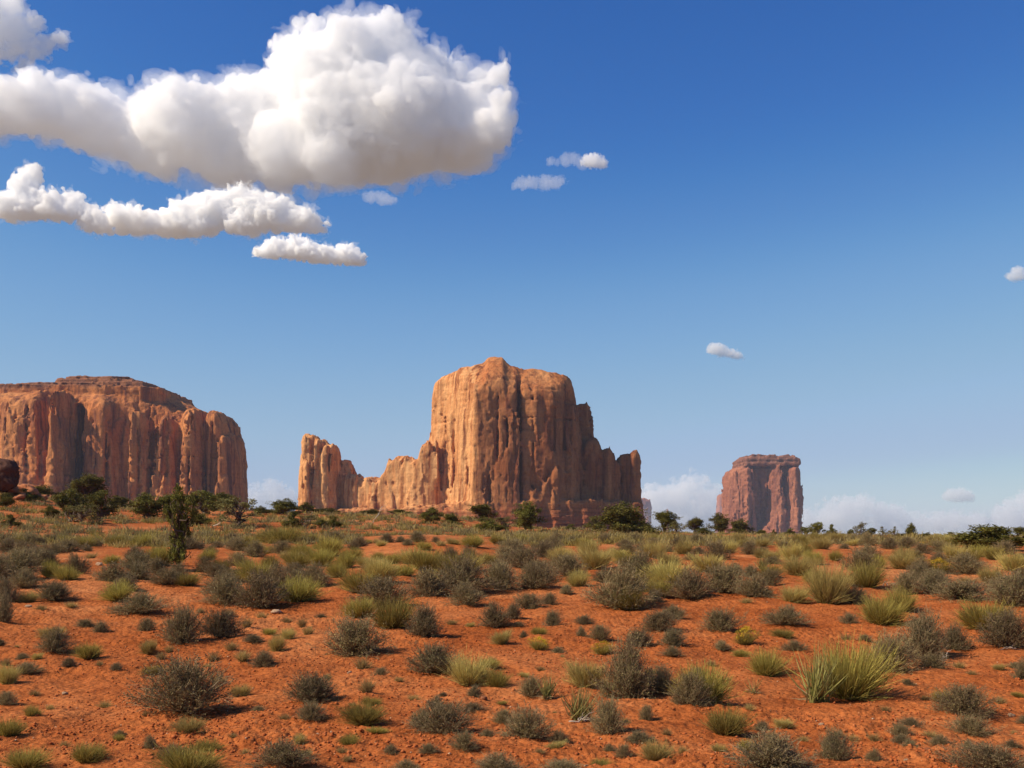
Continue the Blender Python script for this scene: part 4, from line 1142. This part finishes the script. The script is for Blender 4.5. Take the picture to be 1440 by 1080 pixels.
# ------------------------------------------------------------------ scrub of the far rise, too many to count
def build_scrub():
    r = np.random.default_rng(99)
    for nm, mat_, count, seed, words_ in (('scrub', 'sage_leaf', 1900, 1, 'low grey scrub covering the far rise'), ('dry_grass', 'straw', 900, 2, 'pale yellow grass scattered over the far rise'), ('green_scrub', 'rabbit', 1300, 3, 'olive green scrub covering the far rise')):
        parts = []
        made = 0
        for _ in range(count * 4):
            th = r.uniform(-.62, .62); R = np.exp(r.uniform(np.log(76), np.log(330 if th > .12 else 195)))
            X, Y = R * sin(th), R * cos(th)
            px = 720 + FPX * X / Y
            e = np.interp(px, _EX, _EE)
            if R > 190 + 150 * (e < 6): continue
            if px > 0 and vnoise(np.array([X / 13]), np.array([Y / 13]), seed=77)[0] < (-.72 if px < 520 else -.45): continue
            if 505 < px < 700 and R < 92: continue
            z = float(ground_base(np.array([X]), np.array([Y]))[0])
            s = r.uniform(.5, 1.25) * (1.15 if nm == 'scrub' else .95)
            m = int(np.clip(52 * 90 / R, 22, 70))
            base = np.array([X, Y, z]) + r.normal(size=(m, 3)) * [s * .3, s * .3, .02]
            d = dome_dirs(m, 8 if nm == 'scrub' else 25, 80 if nm == 'scrub' else 88, r)
            tone = np.clip(r.normal(.45, .22, m) + r.normal() * .15, 0, 1)
            wid = max(.045, R * .00055) * s
            parts.append(ribbons(base, d, s * r.uniform(.25, .62, m), np.full(m, wid), r.normal(size=(m, 3)) * .05, 1, tone, .35, r))
            made += 1
            if made >= count: break
        # the same scrub carries on to both sides of the view
        for _ in range(230):
            R = np.exp(r.uniform(np.log(11), np.log(200))); th = r.choice([-1, 1]) * r.uniform(.50 + .8 / R, .95)
            X, Y = R * sin(th), R * cos(th)
            z = float(ground_base(np.array([X]), np.array([Y]))[0])
            s = r.uniform(.5, 1.25); m = 260 if R < 40 else 90
            base = np.array([X, Y, z]) + r.normal(size=(m, 3)) * [s * .12, s * .12, .02]
            d = dome_dirs(m, 12, 86, r)
            parts.append(ribbons(base, d, s * r.uniform(.25, .62, m), np.full(m, max(.014, R * .0005)), r.normal(size=(m, 3)) * .05, 1, np.clip(r.normal(.45, .22, m), 0, 1), .35, r))
        V, Q, T = join(parts)
        link(nm, mesh_from(nm, V, Q, mat=MP[mat_], attr=T), label=words_, kind='stuff')
build_scrub()

# ------------------------------------------------------------------ stones, dead wood, the dark boulder
def stone_mesh(name, seed, mat, n=14, rough=.35, flat=.6):
    a = np.linspace(0, pi, n); b = np.linspace(0, 2 * pi, n * 2, endpoint=False)
    A, B = np.meshgrid(a, b, indexing='ij')
    d = np.stack([np.sin(A) * np.cos(B), np.sin(A) * np.sin(B), np.cos(A)], -1).reshape(-1, 3)
    k = 1 + rough * quant(vnoise(d[:, 0] * 1.4 + 9, d[:, 1] * 1.4 + 9, d[:, 2] * 1.4, seed), 2) + .25 * rough * fbm(d[:, 0] * 4 + 9, d[:, 1] * 4 + 9, d[:, 2] * 4, 3, seed + 2)
    V = d * k[:, None] * [1, .8, flat]
    m = len(b)
    i = np.arange(n - 1)[:, None] * m; j = np.arange(m)[None, :]
    Q = np.stack([i + j, i + m + j, i + m + (j + 1) % m, i + (j + 1) % m], -1).reshape(-1, 4)
    return mesh_from(name, V, Q, mat=mat, smooth_shade=n > 16)

def mat_stone(name, a, b):
    m, nt, bs = new_mat(name)
    tc = N(nt, 'ShaderNodeTexCoord').outputs['Object']
    n1 = noise_node(nt, tc, 2.2, 5, .65)
    n2 = noise_node(nt, tc, 14, 4, .7)
    col = mix(nt, n1, a, b)
    g = ramp(nt, n2, [(.3, rgb(.65, .62, .6)), (.5, rgb(1, 1, 1)), (.75, rgb(1.2, 1.2, 1.2))])
    L(nt, mix(nt, 1.0, col, g, 'MULTIPLY'), bs.inputs['Base Color'])
    bump(nt, math_node(nt, 'ADD', n1, n2), .7, .08, bs)
    return m
M_RED = mat_stone('red_stone', rgb(.34, .10, .035), rgb(.50, .22, .11))
M_PALE = mat_stone('pale_stone', rgb(.46, .27, .15), rgb(.66, .46, .30))
M_DARK = mat_stone('dark_brown_stone', rgb(.045, .022, .016), rgb(.12, .05, .034))  # dark brown tones for the boulder

def rock(px, py, w, label, mat=None, seed=0, flat=.6, name='rock'):
    P = at(px, py); s = P[1] / FPX
    o = link(name, stone_mesh(name, seed, mat or M_PALE, 10, .4, flat), loc=P + np.array([0, 0, w * s * .12]), label=label, category='rock', group='pale stones on the red soil')
    o.scale = (w * s / 2,) * 3
    o.rotation_euler = (0, 0, seed * 1.7)
    return o
rock(388, 862, 18, 'long pale flat stone among tufts below the mesa corner', seed=1, flat=.35)
rock(91, 975, 8, 'small cream stone on open soil, below the mesa end', seed=2)
rock(40, 853, 12, 'pale pinkish stone beside a yellow clump near the frame edge', seed=3, flat=.4)
rock(492, 945, 7, 'white pebble-sized stone under a grey sagebrush below the saddle', seed=4)
rock(1422, 1006, 10, 'ochre stone on open soil close to the frame edge', seed=5, flat=.7)
rock(1274, 1072, 7, 'tiny white stone at the bottom of the view under the bare skyline', seed=6)
rock(1155, 1025, 8, 'cream stone just in front of the biggest yucca', seed=7)
rock(824, 1074, 7, 'small white stone at the front edge below the shaded pinnacles', seed=8)
rock(140, 795, 9, 'pale stone on the red soil below the mesa cleft', seed=9)
rock(680, 985, 11, 'reddish stone beside the small dark shrub under the yellow clump', M_RED, 10)
rock(1035, 991, 8, 'orange stone between the foreground green shrub and the biggest yucca', M_RED, 11)
rock(1304, 1060, 9, 'flat red stone at the front edge under the bare skyline', M_RED, 12, .35)
rock(112, 938, 9, 'reddish stone touching a small dark shrub below the mesa end', M_RED, 13)

P = at(2, 690)
b = link('boulder', stone_mesh('boulder', 21, M_DARK, 34, .34, .92), loc=P + np.array([0, 0, 2.0]), label='big dark rounded boulder perched on red rubble at the edge of the frame', category='boulder')
b.scale = (2.5, 2.3, 2.3)
for i, (px, py, w, lab) in enumerate([(38, 694, 26, 'largest red rubble block sloping down from the dark boulder'), (18, 694, 22, 'red rubble block right under the dark boulder'), (58, 703, 16, 'small red rubble block, farthest from the dark boulder'), (27, 703, 16, 'low red rubble block in front of the others under the dark boulder')]):
    P = at(px, py); s = P[1] / FPX
    o = link('rubble_block', stone_mesh('rubble_block', 40 + i, M_RED, 16, .5, .6), loc=P + np.array([0, 0, w * s * .18]), label=lab, category='rock', group='red rubble under the dark boulder')
    o.scale = (w * s / 2, w * s / 2, w * s / 2); o.rotation_euler = (.2, .3, i * 1.3)

def dead_branch(px, py, length, label, seed, up=.5):
    r = np.random.default_rng(seed)
    P = at(px, py); s = P[1] / FPX; ln = length * s
    a = r.uniform(-.5, .5)
    tip = np.array([cos(a) * ln, sin(a) * ln, ln * up])
    parts = [limb((0, 0, .0), tip, ln * .045, ln * .014, r, .2, 7, 6)]
    for _ in range(5):
        t = r.uniform(.3, .9); q = tip * t
        parts.append(limb(q, q + (tip * .35 + r.normal(size=3) * ln * .25) * [1, 1, .8] + [0, 0, ln * .05], ln * .022, ln * .006, r, .2, 5, 5))
    link('dead_branch', plant_mesh('dead_branch', join(parts), MP['bleached']), loc=P, label=label, category='branch', group='bleached dead branches')
dead_branch(424, 742, 16, 'bleached dead branch forking up beside a pointed juniper', 1, 1.0)
dead_branch(300, 740, 22, 'pale dead branch leaning out near the open-crowned juniper', 2, .7)
dead_branch(1236, 824, 24, 'bleached dead branch lying at the foot of an olive green shrub', 3, .1)
dead_branch(525, 735, 14, 'upright bleached dead branch on the far rise below the saddle', 4, 1.6)
dead_branch(1318, 935, 18, 'short pale stub of dead wood at the foot of a dark shrub', 5, .9)
dead_branch(270, 905, 14, 'small pale dead branch under the wide two-lobed sagebrush', 6, .15)
dead_branch(800, 1022, 30, 'dry pale branch lying among dead leaves by the yucca pair', 7, .12)
dead_branch(1407, 915, 20, 'reddish-pale dead branch under the grey sagebrush by the frame edge', 8, .15)

def build_pebbles():
    r = np.random.default_rng(12)
    base = np.array([[1, 0, 0], [-1, 0, 0], [0, 1, 0], [0, -1, 0], [0, 0, 1], [0, 0, -1.]])
    tri = np.array([[0, 2, 4], [2, 1, 4], [1, 3, 4], [3, 0, 4], [2, 0, 5], [1, 2, 5], [3, 1, 5], [0, 3, 5]])
    for nm, mat_, n, lo, hi, lab in (('soil_clods', mat_ground_flat(), 42000, .010, .042, 'crumbly red clods strewn over the soil'), ('pebbles', M_PALE, 1500, .008, .026, 'small pale pebbles strewn over the soil')):
        th = r.uniform(-.53, .53, n); R = np.exp(r.uniform(np.log(9.5), np.log(48), n))
        X, Y = R * np.sin(th), R * np.cos(th)
        keep = vnoise(X / 1.6, Y / 1.6, seed=55) + .6 * vnoise(X / .5, Y / .5, seed=56) > r.uniform(-1, .7, n)
        X, Y = X[keep], Y[keep]; n = len(X)
        Z = ground_z(X, Y)
        s = lo + (hi - lo) * r.random(n) ** 3.0
        V = base[None] * s[:, None, None] * r.uniform(.5, 1.3, (n, 6, 1)) * np.array([1, 1, .7])
        a = r.uniform(0, 2 * pi, n); ca, sa = np.cos(a)[:, None], np.sin(a)[:, None]
        V = np.stack([V[..., 0] * ca - V[..., 1] * sa, V[..., 0] * sa + V[..., 1] * ca, V[..., 2]], -1) + np.stack([X, Y, Z + s * .25], -1)[:, None]
        Q = (np.arange(n)[:, None, None] * 6 + tri[None]).reshape(-1, 3)
        link(nm, mesh_from(nm, V.reshape(-1, 3), Q, mat=mat_), label=lab, kind='stuff')
def mat_ground_flat():
    m, nt, b = new_mat('clod_soil')
    tc = N(nt, 'ShaderNodeTexCoord').outputs['Object']
    n = noise_node(nt, tc, 7.0, 4, .6)
    L(nt, ramp(nt, n, [(.3, rgb(.27, .065, .018)), (.5, rgb(.39, .105, .03)), (.7, rgb(.50, .17, .06))]), b.inputs['Base Color'])
    b.inputs['Roughness'].default_value = 1.0
    return m
build_pebbles()
# ------------------------------------------------------------------ the air
def build_haze():
    m = bpy.data.materials.new('haze'); m.use_nodes = True
    nt = m.node_tree
    nt.nodes.remove(nt.nodes['Principled BSDF'])
    v = nt.nodes.new('ShaderNodeVolumePrincipled')
    v.inputs['Color'].default_value = rgb(.62, .74, .95)
    v.inputs['Density'].default_value = HAZE
    v.inputs['Anisotropy'].default_value = 0.0
    nt.links.new(v.outputs[0], nt.nodes['Material Output'].inputs['Volume'])
    a, b, c, d, z0, z1 = -9600, 9600, -9600, 9600, -11.5, 235
    V = [(x, y, z) for z in (z0, z1) for x, y in ((a, c), (b, c), (b, d), (a, d))]
    Fq = [(3, 2, 1, 0), (4, 5, 6, 7), (0, 1, 5, 4), (1, 2, 6, 5), (2, 3, 7, 6), (3, 0, 4, 7)]
    me = mesh_from('haze', V, Fq, mat=m)
    link('haze', me, kind='stuff', label='thin pale blue haze of the far distance')
HAZE = 4.2e-5
build_haze()
